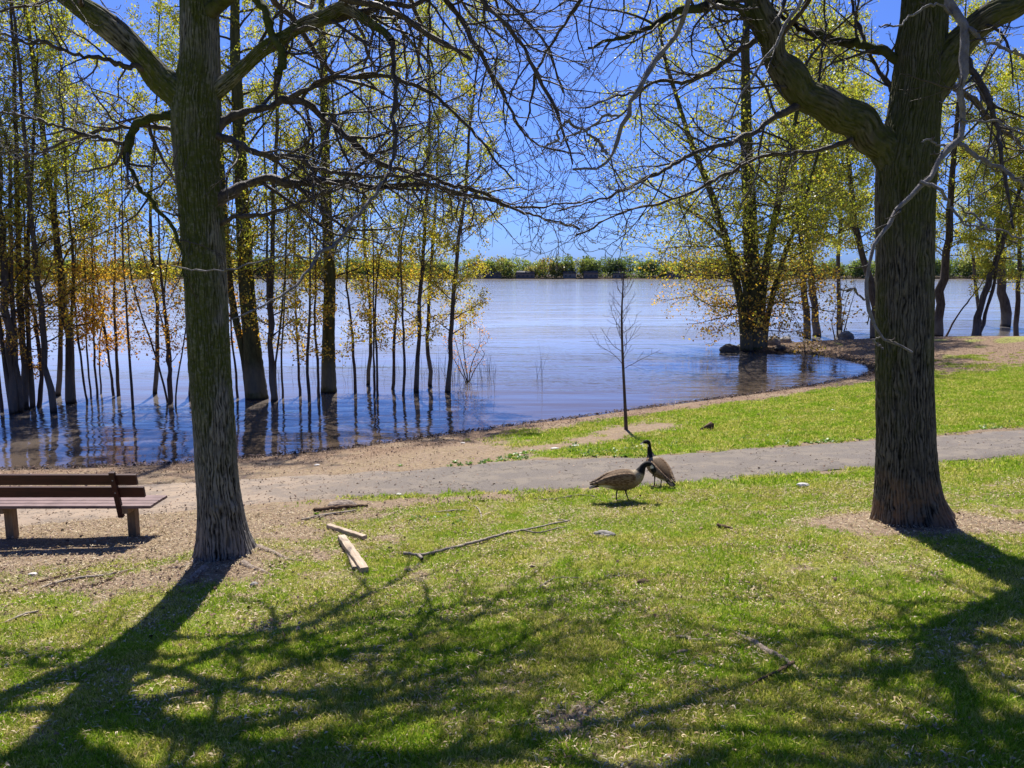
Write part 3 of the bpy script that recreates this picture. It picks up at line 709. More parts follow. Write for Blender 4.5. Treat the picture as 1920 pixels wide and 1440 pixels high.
add_limb(rt, 'limb', [(1470, 130, -.3, 26), (1425, 62, -.35, 22), (1395, 22, -.4, 19), (1340, 8, -.5, 16), (1270, 22, -.6, 12), (1190, 60, -.7, 8), (1100, 90, -.8, 4)], Y0, BR, tb, rg, sub=2, lsc=.8)
add_limb(rt, 'limb', [(1705, 128, 0, 20), (1640, 88, .1, 15), (1560, 70, .2, 12), (1500, 52, .3, 9), (1450, 20, .4, 7), (1400, -40, .5, 4)], Y0, BR, tb, rg, sub=2, lsc=.9)
add_limb(rt, 'limb', [(1430, 70, -.35, 12), (1395, 90, -.3, 10), (1350, 120, -.2, 9), (1290, 150, -.1, 7), (1230, 158, 0, 6), (1160, 180, .2, 4), (1080, 205, .3, 2.5)], Y0, LTW, tb, rg, sub=2, lsc=.9)
add_limb(rt, 'limb', [(1510, 190, -.25, 13), (1440, 230, -.4, 10), (1400, 255, -.5, 9), (1310, 285, -.7, 7), (1220, 330, -.9, 6), (1130, 372, -1.1, 4), (1050, 395, -1.2, 2.5)], Y0, LTW, tb, rg, sub=2, lsc=.8)
add_limb(rt, 'limb', [(1600, 262, -.15, 11), (1530, 282, -.1, 8), (1440, 292, 0, 7), (1350, 330, .1, 6), (1260, 375, .2, 5), (1160, 400, .3, 4), (1080, 440, .4, 2.5)], Y0, LTW, tb, rg, sub=2, lsc=.8)
add_limb(rt, 'limb', [(1700, 200, 0, 14), (1660, 150, .2, 8), (1610, 40, .4, 6), (1590, -60, .5, 4)], Y0, LTW, tb, rg, sub=2, lsc=.8)
add_limb(rt, 'limb', [(1560, 205, -.2, 7), (1535, 150, -.1, 5), (1550, 60, 0, 4), (1540, -40, .1, 3)], Y0, LTW, tb, rg, sub=2, lsc=.8)
add_limb(rt, 'limb', [(1415, -20, -.35, 18), (1300, -80, -.2, 12), (1180, -60, 0, 9), (1080, 20, .2, 7), (1010, 130, .4, 5), (985, 240, .5, 3)], Y0, LTW, tb, rg, sub=2, lsc=.8)
add_limb(rt, 'limb', [(1800, 95, -.2, 16), (1850, 180, -.5, 10), (1880, 300, -.7, 7), (1900, 430, -.9, 4)], Y0, LTW, tb, rg, sub=2, lsc=.8)
add_limb(rt, 'limb', [(1765, 150, .0, 12), (1830, 190, .3, 9), (1900, 260, .6, 7), (1990, 300, .9, 4)], Y0, LTW, tb, rg, sub=2, lsc=.9)
PT = M['pale_twig']
top = TPr[14]
lo = at(1797, -120, 4.1)
pre = [(top[0], top[1], top[2], .06), (*(top * .5 + lo * .5 + np.array([.25, 0, .55])), .038)]
pp, pr = add_limb(rt, 'limb', [(1797, -120, -Y0 + 4.1, 20), (1795, -10, -Y0 + 4.0, 18), (1804, 55, -Y0 + 3.95, 16), (1792, 115, -Y0 + 3.95, 15), (1803, 215, -Y0 + 3.9, 14), (1793, 262, -Y0 + 3.9, 13), (1762, 298, -Y0 + 3.9, 11), (1722, 342, -Y0 + 3.85, 10), (1685, 388, -Y0 + 3.85, 8), (1648, 445, -Y0 + 3.8, 7.5), (1624, 505, -Y0 + 3.8, 7), (1622, 560, -Y0 + 3.8, 6.5), (1642, 602, -Y0 + 3.75, 6), (1650, 648, -Y0 + 3.75, 6), (1676, 672, -Y0 + 3.75, 5), (1708, 667, -Y0 + 3.7, 4)], Y0, PT, tb, rg, pre=pre, sub=1, dens=.7, lsc=.12, t0=.4)
for sp_ in ([(1797, 270, 3.9, 8), (1850, 305, 3.85, 7), (1920, 345, 3.8, 6), (2000, 372, 3.8, 4)], [(1725, 340, 3.85, 7), (1765, 358, 3.8, 6), (1792, 405, 3.8, 5.5), (1850, 430, 3.75, 5), (1940, 442, 3.7, 3)],
            [(1806, 42, 3.95, 8), (1850, 72, 3.9, 7), (1920, 106, 3.85, 6), (2010, 135, 3.8, 4)], [(1802, 225, 3.9, 5), (1860, 230, 3.85, 4), (1930, 246, 3.8, 3)], [(1622, 562, 3.8, 5), (1602, 548, 3.8, 4.5), (1575, 538, 3.78, 3)], [(1655, 655, 3.75, 4), (1640, 640, 3.75, 3), (1655, 628, 3.74, 2.4)],
            [(1790, 275, 3.9, 5), (1750, 268, 3.9, 4), (1722, 262, 3.9, 3)], [(1795, 30, 3.97, 5), (1740, 10, 3.97, 4), (1690, 50, 3.95, 3.6), (1650, 45, 3.95, 2.5)], [(1850, 430, 3.75, 5), (1820, 400, 3.8, 4), (1795, 375, 3.8, 2.4)]):
    add_limb(rt, 'limb', [(a, b_, c_ - Y0, w) for a, b_, c_, w in sp_], Y0, PT, tb, rg, sub=1, dens=.7, lsc=.45)
top2 = TPr[13] * .4 + at(1400, -110, Y0) * .6
lo = at(1318, -60, 4.7)
pre = [(*top2, .05), (*(top2 * .5 + lo * .5 + np.array([0, 0, .4])), .032)]
add_limb(rt, 'limb', [(1318, -60, 4.7 - Y0, 13), (1285, 20, 4.7 - Y0, 11), (1262, 62, 4.7 - Y0, 10), (1245, 98, 4.7 - Y0, 10), (1205, 137, 4.65 - Y0, 9), (1185, 188, 4.6 - Y0, 8), (1166, 238, 4.6 - Y0, 7.5), (1163, 268, 4.6 - Y0, 7), (1140, 287, 4.6 - Y0, 6.5), (1118, 325, 4.6 - Y0, 5), (1085, 332, 4.55 - Y0, 4.5), (1072, 316, 4.5 - Y0, 4)], Y0, PT, tb, rg, pre=pre, sub=2, dens=.6, lsc=.35, t0=.45)
add_limb(rt, 'limb', [(1138, 290, 4.6 - Y0, 6), (1118, 262, 4.65 - Y0, 5.5), (1080, 234, 4.7 - Y0, 5), (1058, 235, 4.7 - Y0, 4.5), (1042, 262, 4.75 - Y0, 4), (1020, 275, 4.8 - Y0, 3)], Y0, PT, tb, rg, sub=1, dens=.8, lsc=.5)
add_limb(rt, 'limb', [(1166, 215, 4.6 - Y0, 5), (1130, 222, 4.6 - Y0, 4.5), (1090, 246, 4.6 - Y0, 4), (1040, 262, 4.6 - Y0, 3)], Y0, PT, tb, rg, sub=1, dens=.8, lsc=.5)
add_limb(rt, 'limb', [(1520, -40, 4.4 - Y0, 7), (1472, 40, 4.4 - Y0, 6), (1450, 92, 4.4 - Y0, 5.5), (1432, 130, 4.4 - Y0, 5), (1380, 170, 4.4 - Y0, 4), (1365, 235, 4.4 - Y0, 3.5), (1357, 250, 4.4 - Y0, 3)], Y0, PT, tb, rg, pre=[(*top2, .03), (*(top2 * .5 + at(1520, -40, 4.4) * .5 + np.array([0, 0, .3])), .02)], sub=1, dens=.6, lsc=.25, t0=.4)
for sp_ in ([(1738, -260, .1, 50), (1560, -400, .2, 34), (1320, -440, .3, 23), (1100, -380, .3, 14), (930, -280, .3, 7)], [(1740, -180, .1, 44), (1560, -290, -1.0, 30), (1350, -330, -1.8, 20), (1150, -300, -2.4, 11), (1000, -230, -2.8, 6)],
            [(1738, -430, .1, 40), (1500, -640, .8, 28), (1250, -740, 1.4, 18), (1050, -700, 1.8, 9)], [(1738, -380, .1, 38), (1640, -560, -1.4, 26), (1500, -700, -2.6, 17), (1350, -760, -3.4, 9)], [(1742, -250, .1, 40), (1850, -420, -1.2, 27), (1950, -520, -2.2, 17), (2000, -560, -3.2, 9)]):
    add_limb(rt, 'limb', sp_, Y0, BR, tb, rg, sub=2, lsc=.85, dens=.42)
for k in range(7):
    t = rg.uniform(.1, .95); iz = 12 + t * 5; i = int(iz); f = iz - i
    p = TPr[i] * (1 - f) + TPr[i + 1] * f; r = TRr[i] * (1 - f) + TRr[i + 1] * f
    az = k * 2.4 + 1 + rg.normal() * .3; d = np.array([math.cos(az), math.sin(az), rg.uniform(.3, .9)]); d /= np.linalg.norm(d)
    L = rg.uniform(3.0, 5.2) * (1.1 - .35 * t)
    ctl = [p, p + d * L * .33 + rg.normal(size=3) * .15, p + d * L * .66 + np.array([0, 0, .1]) + rg.normal(size=3) * .25, p + d * L + np.array([0, 0, -.3]) + rg.normal(size=3) * .35]
    Q = spline(ctl, 16); Rq = np.linspace(min(r * .55, .1), .012, 16); tt = Tubes(); tt.add(Q, Rq, 9)
    link('limb', tt.mesh('limb', [BR]), None, rt)
    sprout(tb, Q, Rq, L, 1, 1, rg, CROWN, None, .2, 1.0)
for k in range(9):
    t = rg.uniform(.0, .9); iz = 13.6 + t * 2.6; i = int(iz); f = iz - i
    p = TPr[i] * (1 - f) + TPr[i + 1] * f
    az = 3.14 + rg.uniform(-1.3, 1.3); d = np.array([math.cos(az), .75 * math.sin(az) + .15, rg.uniform(.12, .5)]); d /= np.linalg.norm(d)
    L = rg.uniform(3.6, 5.4)
    ctl = [p, p + d * L * .25 + rg.normal(size=3) * .12, p + d * L * .5 + rg.normal(size=3) * .3, p + d * L * .75 + rg.normal(size=3) * .3, p + d * L + rg.normal(size=3) * .35 - [0, 0, .3]]
    Q = spline(ctl, 22); Rq = np.linspace(.075, .018, 22); tt = Tubes(); tt.add(Q, Rq, 8)
    link('limb', tt.mesh('limb', [BR]), None, rt)
    sprout(tb, Q, Rq, L, 1, 1, rg, CROWN, None, .15, 1.0)
tw = link('twigs', tb.mesh('right_twigs', [LTW]), None, rt); tag(tw, kind='stuff', label='bare twigs just coming into bud')
print('twigs', NL, tb.count())

# ------------------------------------------------------------------ trees standing in the flood
TALL = Cfg(n=(12, 7, 5, 4), wig=(.05, .12, .2, .2), sides=(6, 5, 3, 3), sp=(.42, .42, .3), lr=(.23, .42, .4), ang=(.85, .75, .7), trop=(.02, .05, .02, .02), rr=.45, tip=.35, minr=.006)
def wtree(label, path, w, kind, h, leaves, orange, base=None, rad=1.0, lo=.2, seed=0, stems=(), group=None, mossy=False, Y=None, leafsize=.068, name='flooded_tree', cat='tree', twigonly=False, tone_hi=.28, droop=0.0):
    rg = np.random.default_rng(seed + 100)
    p0 = wat(*path[0]) if Y is None else at(path[0][0], path[0][1], Y)
    if base is not None: p0 = base
    Yb = p0[1]
    leaves = int(leaves * 2.7); e = empty(name, p0, label, cat, group)
    mm = M['flood_moss'] if mossy else (M['flood_bark'] if kind != 'sap' else M['sapling_bark'])
    tb = Tubes(); ends = []; trunks = []
    for si, (pt, ww, hh_, off) in enumerate([(path, w, h, 0)] + list(stems)):
        C = [at(a, b_, Yb + off + .15 * rg.normal() * (i > 0)) for i, (a, b_) in enumerate(pt)]
        C[0][2] = min(C[0][2], p0[2])
        top = C[-1]
        if top[2] < hh_:
            dlean = (C[-1] - C[-2]); dlean = dlean / max(dlean[2], .1); dlean = np.clip(dlean, -.25, .25)
            n_ex = 4
            for k in range(1, n_ex + 1):
                t = k / n_ex; z = top[2] + (hh_ - top[2]) * t
                C.append(np.array([top[0] + dlean[0] * (z - top[2]) * .7 + rg.normal() * .12, top[1] + rg.normal() * .15, z]))
        C = [C[0] - np.array([0, 0, .5])] + C
        C = np.array(C); L = np.linalg.norm(np.diff(C, axis=0), axis=1).sum()
        s = np.r_[0, np.cumsum(np.linalg.norm(np.diff(C, axis=0), axis=1))] / L
        rb = ww * Yb / 2900; R = rb * (1 - .88 * s ** 1.15) * (1 + .28 * np.exp(-s * L / .5))
        Q = spline(np.c_[C, R], 26)
        jit = rg.normal(size=(26, 3)) * .25 * Q[:, 3:4]; jit[:, 2] = 0
        Pq = Q[:, :3] + jit; Rq = Q[:, 3] * (1 + .06 * rg.normal(size=26))
        if kind == 'big':
            me = bark_tube('trunk', Q[::3, :3], Q[::3, 3], 30, .09, 10, .02 if rb > .2 else .01, seed + si, mats=[mm])
        else:
            tt = Tubes(); tt.add(Pq, Rq, 9 if kind == 'mid' else 6); me = tt.mesh('trunk', [mm])
        link('trunk', me, None, e); trunks.append((Pq, Rq, L))
    for Pq, Rq, L in trunks:
        n1 = int(L * {'big': 2.9, 'mid': 2.9, 'sap': 2.8}[kind] * (1 if len(trunks) == 1 else .75))
        side = rg.random() * 6
        for k in range(n1):
            t = lo + (1 - lo) * (k + rg.random()) / n1; u = t * 25; i = min(int(u), 24); p = Pq[i] + (Pq[i + 1] - Pq[i]) * (u - i)
            side += 2.4 + rg.normal() * .6; up = rg.uniform(.15, .9) - droop * (1 - t) * 1.2
            d = np.array([math.cos(side), math.sin(side), up]); d /= np.linalg.norm(d)
            l = rad * (1.25 - .85 * t) * rg.uniform(.5, 1.15) * (.55 + .45 * min(1, (t - lo) * 5))
            grow(tb, p, d, l, min(max(Rq[i] * .3, .006), .045), 1, 3 if kind == 'big' else 2, rg, TALL, ends)
    if tb.count():
        o = link('branches', tb.mesh('branches', [M['bg_twig']]), None, e); o['kind'] = 'stuff'
    if leaves and ends:
        E = rg.integers(0, len(ends), leaves); A = [x for x in ends]
        n_ = np.array([len(x) for x in A]); m_ = n_.max()
        T = rg.uniform(.25, 1, leaves) ** .8
        C = np.empty((leaves, 3))
        for k, (ei, t) in enumerate(zip(E, T)):
            x = A[ei]; u = t * (len(x) - 1); i = min(int(u), len(x) - 2); C[k] = x[i] + (x[i + 1] - x[i]) * (u - i)
        C += rg.normal(size=C.shape) * .12 * leafsize / .074
        V, F = quads(C, rg.uniform(.6, 1.45, leaves) * leafsize, rg, droop=.5)
        zt = np.clip((C[:, 2] - 1.5) / 6, 0, 1)
        tone = np.clip(tone_hi + (orange - tone_hi * .6) * (1 - zt) + rg.normal(0, .14, leaves) + .25 * (fbm(C[:, 0] * .5, C[:, 2] * .5, C[:, 1] * .5, seed, 2) - .5), 0, 1)
        o = link('foliage', npmesh('foliage', V, F, False, attrs={'tone': np.repeat(tone, 4)}, mats=[M['leaf']]), None, e); o['kind'] = 'stuff'
    return e
G1 = 'trees standing in the flooded shallows on the left'; G2 = 'slender saplings standing in the floodwater'
T_ = [
 ('clump trunk at the far left edge, thickest of the leftmost clump in the water', [(30, 775), (14, 600), (4, 430), (-10, 200)], 16, 'mid', 15, 2400, .6, G1),
 ('straight flooded trunk just right of the thickest one in the leftmost clump', [(52, 768), (40, 620), (36, 460), (28, 200), (20, 0)], 13, 'mid', 16, 2200, .6, G1),
 ('flooded trunk curving right at the foot, third in the leftmost clump', [(62, 764), (54, 650), (50, 520), (60, 300), (70, 100)], 10, 'mid', 14, 1900, .65, G1),
 ('bent flooded trunk with a kinked foot right of the leftmost clump', [(99, 774), (98, 748), (86, 690), (80, 600), (66, 470), (50, 300), (30, 60)], 12, 'mid', 16, 2400, .6, G1),
 ('thick flooded tree right of the kinked trunk, between the clump and the big maple', [(134, 756), (128, 640), (118, 540), (104, 430), (88, 300), (64, 120), (40, -40)], 16, 'mid', 17, 4200, .65, G1),
 ('small leaning flooded trunk between the kinked trunk and the leftmost clump', [(74, 762), (78, 700), (64, 590), (50, 520), (44, 380)], 8, 'sap', 9, 900, .85, G2),
 ('thin grey stem at the very left edge of the water', [(5, 772), (-4, 700), (-12, 600)], 7, 'sap', 9, 700, .85, G2),
 ('largest flooded tree, dark broad trunk just right of the mossy maple', [(484, 748), (474, 660), (464, 560), (456, 420), (446, 200), (438, 0)], 34, 'big', 19, 7500, .45, G1),
 ('slim flooded trunk close beside the broad dark one, forking upward', [(514, 752), (508, 640), (508, 540), (512, 400), (520, 200), (526, 40)], 12, 'mid', 15, 2600, .5, G1),
 ('pale based broad flooded trunk standing alone left of the middle saplings', [(616, 736), (616, 620), (618, 500), (612, 380), (608, 200), (604, 0)], 25, 'big', 19, 6500, .4, G1),
 ('flooded stem left of the pair nearest the open water', [(782, 736), (784, 640), (790, 520), (798, 400), (806, 200), (800, 0)], 9, 'mid', 15, 4200, .5, G1),
 ('curved flooded stem just left of the last leaning one by open water', [(808, 724), (802, 640), (806, 520), (816, 400), (822, 250), (830, 60)], 8, 'mid', 14, 4000, .5, G1),
 ('last flooded tree before the open water, leaning right above the little shrub', [(839, 736), (845, 640), (852, 540), (862, 430), (872, 370), (880, 250), (900, 80)], 10, 'mid', 14, 4500, .45, G1),
]
for k, (lab, path, w, kd, h, lv, org, grp) in enumerate(T_):
    st = ()
    if k == 0: st = [([(40, 774), (32, 690), (24, 560), (20, 400)], 10, 13, .2), ([(22, 776), (12, 690), (-6, 560)], 9, 12, -.2)]
    if k == 4: st = [([(128, 700), (134, 590), (136, 480), (122, 300), (120, 150)], 7, 13, .1)]
    if k == 7: st = [([(470, 730), (456, 660), (440, 590), (428, 500), (415, 300)], 15, 15, .2)]
    if k == 8: st = [([(520, 752), (516, 690), (528, 590), (536, 480), (540, 300)], 4.5, 11, .2), ([(506, 640), (502, 540), (500, 400), (492, 200)], 6, 13, 0)]
    wtree(lab, path, w, kd, h, lv, org, seed=k * 7 + 1, stems=st, group=grp, rad={'big': 3.6, 'mid': 2.5, 'sap': 1.4}[kd], lo=.16 if kd != 'big' else .2, mossy=kd == 'big')
SPL = [([(163, 752), (150, 660), (140, 560), (142, 430)], 4, 'thin sapling right of the thick leaning flooded tree, nearest it'),
 ([(170, 748), (162, 640), (160, 520), (150, 400)], 3.5, 'thin straight sapling, second right of the thick leaning flooded tree'),
 ([(183, 748), (176, 640), (174, 530), (172, 430)], 4, 'thin sapling with a straight stem just left of the forked one'),
 ([(213, 742), (206, 690), (200, 640), (184, 540), (170, 430)], 4.5, 'sapling with a fork low over the water, left stem of the near pair'),
 ([(222, 742), (218, 660), (214, 560), (216, 430), (210, 300)], 6, 'taller sapling of the near pair right of the forked one'),
 ([(250, 768), (242, 660), (236, 560), (230, 460), (228, 300)], 4.5, 'sapling bending left at the top, halfway to the big maple'),
 ([(318, 756), (318, 700), (312, 620), (302, 520), (296, 380)], 8, 'many stemmed sapling standing just left of the mossy maple trunk'),
 ([(329, 762), (334, 700), (342, 660), (350, 600)], 3, 'short thin curved stem beside the many stemmed sapling'),
 ([(446, 745), (440, 680), (434, 640), (432, 560)], 4, 'thin sapling close to the right side of the mossy maple trunk'),
 ([(562, 742), (558, 660), (554, 560), (552, 430)], 4.5, 'thin sapling midway between the two broad flooded trunks'),
 ([(580, 752), (576, 690), (580, 600), (582, 500), (580, 400)], 5.5, 'bent sapling hooked at its foot left of the pale based trunk'),
 ([(598, 744), (596, 680), (590, 600), (592, 520)], 5, 'thin sapling almost touching the pale based broad trunk'),
 ([(665, 736), (663, 660), (658, 600), (650, 530), (655, 440)], 5.5, 'first slender sapling right of the pale based broad trunk'),
 ([(702, 742), (701, 660), (700, 560), (700, 460)], 4, 'left stem of the close twin saplings in the middle'),
 ([(708, 742), (706, 660), (704, 580), (712, 480)], 4, 'right stem of the close twin saplings in the middle'),
 ([(737, 730), (740, 640), (744, 560), (748, 450)], 5.5, 'sapling just right of the close twins'),
 ([(756, 742), (758, 660), (754, 560), (752, 460)], 5, 'sapling with a slight kink, second right of the twins'),
 ([(190, 738), (186, 660), (196, 560), (200, 470)], 3, 'hair thin sapling between the straight one and the fork'),
 ([(530, 745), (528, 660), (534, 560), (536, 440)], 3.5, 'thin sapling right behind the slim forking trunk')]
for k, (path, w, lab) in enumerate(SPL):
    st = ()
    if k == 3: st = [([(214, 735), (200, 650), (190, 600), (178, 560)], 3.5, 6, 0)]
    if k == 6: st = [([(314, 752), (296, 680), (262, 580), (245, 510), (240, 430)], 4.5, 9, .1), ([(320, 750), (312, 640), (292, 560), (270, 480)], 4, 9, .2), ([(322, 748), (318, 640), (308, 560), (320, 460)], 4, 9, .3)]
    wtree(lab, path, w * 1.15, 'sap', rng.uniform(7.5, 11), 620, .85 if path[0][0] < 500 else .55, seed=k * 5 + 300, stems=st, group=G2, rad=1.35, lo=.2, name='flooded_sapling', cat='sapling', leafsize=.08)
# far clump of stems behind, filling the left side
for k, (px, py, w, lab) in enumerate([(-40, 770, 16, 'flooded tree just outside the left edge of the picture reaching over it'), (110, 742, 9, 'flooded tree behind the kinked trunk, set farther out in the lake'), (290, 738, 8, 'slim flooded tree farther out behind the many stemmed sapling'), (360, 742, 12, 'flooded tree standing hidden straight behind the mossy maple trunk'), (690, 722, 7, 'slim flooded tree farther out behind the close twin saplings')]):
    wtree(lab, [(px, py), (px + 5, 600), (px - 8, 400), (px + 6, 150)], w, 'mid', 15, 3600, .5, seed=500 + k, group=G1, rad=2.3, lo=.25)

# right hand trees
G3 = 'trees at the water behind the right maple'
R1 = wat(1415, 657); R1[2] = 0
wtree('wide many stemmed leafy tree at the tip of the spit beside the dark rock', [(1413, 660), (1410, 560), (1408, 450), (1400, 280), (1398, 80)], 34, 'big', 23, 15000, .62, base=R1, seed=41, rad=6.6, lo=.13, leafsize=.125, mossy=True, tone_hi=.25, droop=.5,
      stems=[([(1400, 656), (1394, 600), (1382, 540), (1370, 480), (1340, 380), (1290, 250), (1240, 80)], 17, 19, -.3), ([(1424, 656), (1428, 560), (1444, 450), (1470, 330), (1500, 180)], 18, 18, .3), ([(1432, 655), (1440, 590), (1470, 480), (1500, 400), (1545, 250)], 12, 15, .5), ([(1408, 656), (1392, 520), (1350, 440), (1270, 380), (1200, 330)], 9, 10.5, -.6)])
wtree('slimmer of the paired trunks rooted on the spit, on the left', [(1514, 634), (1508, 560), (1504, 480), (1492, 330), (1480, 120)], 13, 'mid', 20, 6500, .45, seed=42, rad=3.4, lo=.28, leafsize=.115, group=G3)
wtree('right hand trunk of the pair rooted on the spit', [(1531, 630), (1524, 560), (1517, 480), (1505, 340), (1520, 100)], 14, 'mid', 21, 7000, .35, seed=43, rad=3.6, lo=.28, leafsize=.115, group=G3)
wtree('tree half hidden behind the left edge of the right maple trunk', [(1640, 634), (1637, 560), (1625, 500), (1606, 440), (1590, 300)], 15, 'mid', 20, 6500, .3, seed=44, rad=3.8, lo=.3, leafsize=.115, group=G3)
wtree('dark leaning tree just right of the right maple trunk', [(1757, 630), (1762, 560), (1776, 480), (1784, 350), (1800, 150)], 17, 'mid', 22, 7500, .3, seed=45, rad=4.0, lo=.25, leafsize=.115, group=G3)
wtree('tree leaning strongly right over the water near the right edge', [(1824, 638), (1838, 580), (1858, 515), (1878, 460), (1905, 380)], 13, 'mid', 16, 5000, .3, seed=46, rad=3.4, lo=.3, leafsize=.115, group=G3, stems=[([(1836, 636), (1850, 580), (1866, 520), (1872, 420)], 7, 13, .3)])
wtree('thick flooded trunk with flared foot near the right edge', [(1886, 612), (1880, 560), (1876, 500), (1872, 380), (1860, 200)], 17, 'mid', 20, 6500, .25, seed=47, rad=3.8, lo=.28, leafsize=.115, group=G3)
wtree('slim straight trunk in the water at the right edge of the picture', [(1905, 632), (1908, 560), (1912, 480), (1910, 300)], 9, 'mid', 18, 5000, .25, seed=48, rad=3.2, lo=.3, leafsize=.115, group=G3)
wtree('thin upright stem left of the strongly leaning tree', [(1838, 610), (1830, 540), (1820, 440), (1812, 300)], 7, 'mid', 15, 3000, .3, seed=49, rad=2.6, lo=.35, leafsize=.11, group=G3)
wtree('thin bare stem leaning right beside the dark leaning tree', [(1772, 636), (1790, 600), (1815, 565), (1842, 530)], 4, 'sap', 6.4, 300, .3, seed=50, rad=1.4, lo=.5, leafsize=.12, group=G3)
wtree('tall tree beyond the right edge reaching its crown into the picture', [(2010, 640), (2005, 500), (1990, 300), (1980, 100)], 20, 'mid', 22, 7500, .2, seed=51, rad=4.6, lo=.22, leafsize=.115, group=G3)
wtree('tall leafy tree farther back between the paired trunks and the maple', [(1575, 618), (1572, 500), (1580, 300), (1570, 100)], 9, 'mid', 21, 8000, .15, seed=52, rad=4.6, lo=.3, leafsize=.12, group=G3, tone_hi=.2)
wtree('dead leafless shrub of crooked stems on the spit', [(1572, 638), (1570, 600), (1578, 560), (1584, 540)], 3.2, 'sap', 4.4, 0, 0, seed=53, rad=.8, lo=.3, name='dead_shrub', cat='shrub', stems=[([(1566, 640), (1560, 605), (1566, 580)], 2.6, 2.8, 0), ([(1580, 638), (1588, 600), (1596, 570), (1602, 550)], 3, 4, 0), ([(1576, 638), (1582, 590), (1590, 555)], 2.6, 4.2, .3)])
wtree('little twiggy shrub with pinkish buds standing in open water', [(877, 716), (874, 690), (870, 660), (868, 640)], 3, 'sap', 3.0, 260, 1.0, seed=54, rad=.75, lo=.25, name='flooded_shrub', cat='shrub', leafsize=.05, stems=[([(879, 715), (884, 685), (896, 655)], 2.2, 2.4, 0), ([(875, 715), (866, 685), (858, 655)], 2.2, 2.4, 0), ([(881, 716), (892, 690), (908, 665)], 2, 2.1, .1), ([(873, 716), (864, 698), (850, 672)], 2, 1.9, -.1)])

# bare young tree on the bank
rgs = np.random.default_rng(77)
e = empty('bare_sapling', SP, 'bare young tree on a sandy patch between the water and the path', 'sapling')
Yb = SP[1]; C = [SP - [0, 0, .2]] + [at(a, b_, Yb) for a, b_ in [(1174, 806), (1171, 740), (1168, 680), (1166, 620), (1166, 580), (1168, 540), (1170, 505)]]
Rr = np.array([8.5, 7.5, 5.6, 5, 4.4, 3.6, 2.6, 1.4]) * Yb / 2900; Q = spline(np.c_[C, Rr], 30); tt = Tubes(); tt.add(Q[:, :3], Q[:, 3], 8)
link('trunk', tt.mesh('trunk', [M['sapling_bark']]), None, e)
SAPC = Cfg(n=(10, 8, 6, 4), wig=(.1, .12, .16, .1), sides=(5, 4, 3, 3), sp=(.2, .14, .2), lr=(.5, .45, .4), ang=(.6, .55, .5), trop=(.05, .22, .14, .05), rr=.6, tip=.4, minr=.004)
tb = Tubes()
for k in range(22):
    u = 12 + 16.5 * k / 22; i = int(u); p = Q[i, :3] + (Q[i + 1, :3] - Q[i, :3]) * (u - i); az = k * 2.4; up = .75
    d = nrm(np.array([math.cos(az), math.sin(az) * .8, up])); grow(tb, p, d, rgs.uniform(.6, .95) * (1.2 - .7 * k / 22), .008, 1, 2, rgs, SAPC)
o = link('branches', tb.mesh('branches', [M['sapling_bark']]), None, e); o['kind'] = 'stuff'
# ------------------------------------------------------------------ bench
def wood_mat(name, a, b_, sc=(3, 40, 40), rough=.6, spec=.35):
    m, nt, b = mat(name, rough, spec); tc = nt.nodes.new('ShaderNodeTexCoord').outputs['Object']
    n1 = tex(nt, 1, 5, .65, scl(nt, tc, sc)); n2 = tex(nt, 4, 3, .5, tc)
    c = ramp(nt, n1.outputs[0], [(.3, a), (.7, b_)]); c = mixc(nt, mapr(nt, n2.outputs[0], .45, .65, 0, .4), c, tuple(x * .6 for x in a))
    nt.links.new(c, b.inputs['Base Color']); bump(nt, b, n1.outputs[0], .6, .006); return m
M['stain_wood'] = wood_mat('stained_wood', (.025, .006, .005), (.065, .017, .012))
M['seat_wood'] = wood_mat('seat_wood', (.13, .075, .07), (.24, .16, .15))
M['post_wood'] = wood_mat('post_wood', (.16, .10, .055), (.30, .21, .12), (40, 40, 3), .85)
M['grey_wood'] = wood_mat('grey_timber', (.30, .22, .15), (.52, .42, .31), (40, 3, 40), .8)
M['bolt'] = flat('bolt_metal', (.3, .3, .3), .35)
BRt = gnd(252, 1003); BLf = gnd(24, 1008)
rz = math.atan2(BRt[1] - BLf[1], BRt[0] - BLf[0])
dist = np.linalg.norm((BRt - BLf)[:2]); print('bench', BRt, BLf, dist, rz)
mid = (BRt + BLf) / 2
be = empty('park_bench', mid, 'dark red wooden park bench seen from behind, facing the lake', 'bench', rz=rz)
def bpart(name, cub, m, bev=.006):
    me = boxmesh(name, cub, [m], bev); o = link(name, me, None, be, keep_world=False); return o
hx = dist / 2; ov = .34; zr = float(H(BRt[0], BRt[1]) - mid[2]); zl = float(H(BLf[0], BLf[1]) - mid[2])
for sx, zz in ((hx, zr), (-hx, zl)):
    bpart('leg', [(Vector((sx, 0, .21 + zz / 2 - .1)), (.11, .12, .44 + abs(zz) + .2), None)], M['post_wood'])
    bpart('bearer', [(Vector((sx, .03, .425)), (.10, .52, .075), None)], M['post_wood'])
    mx = Matrix.Rotation(math.radians(14), 4, 'X')
    bpart('back_support', [(Vector((sx - .06, -.27, .665)), (.07, .055, .68), mx)], M['stain_wood'])
L = dist + 2 * ov
for k in range(4):
    bpart('seat_plank', [(Vector((0.02, -.185 + k * .135, .485 - (k == 3) * .004)), (L, .12, .04), None)], M['seat_wood'])
mx = Matrix.Rotation(math.radians(14), 4, 'X')
bpart('back_plank', [(Vector((-.02, -.245, .70)), (L - .04, .045, .15), mx)], M['stain_wood'])
bpart('back_plank', [(Vector((-.05, -.288, .88)), (L - .12, .045, .15), mx)], M['stain_wood'])
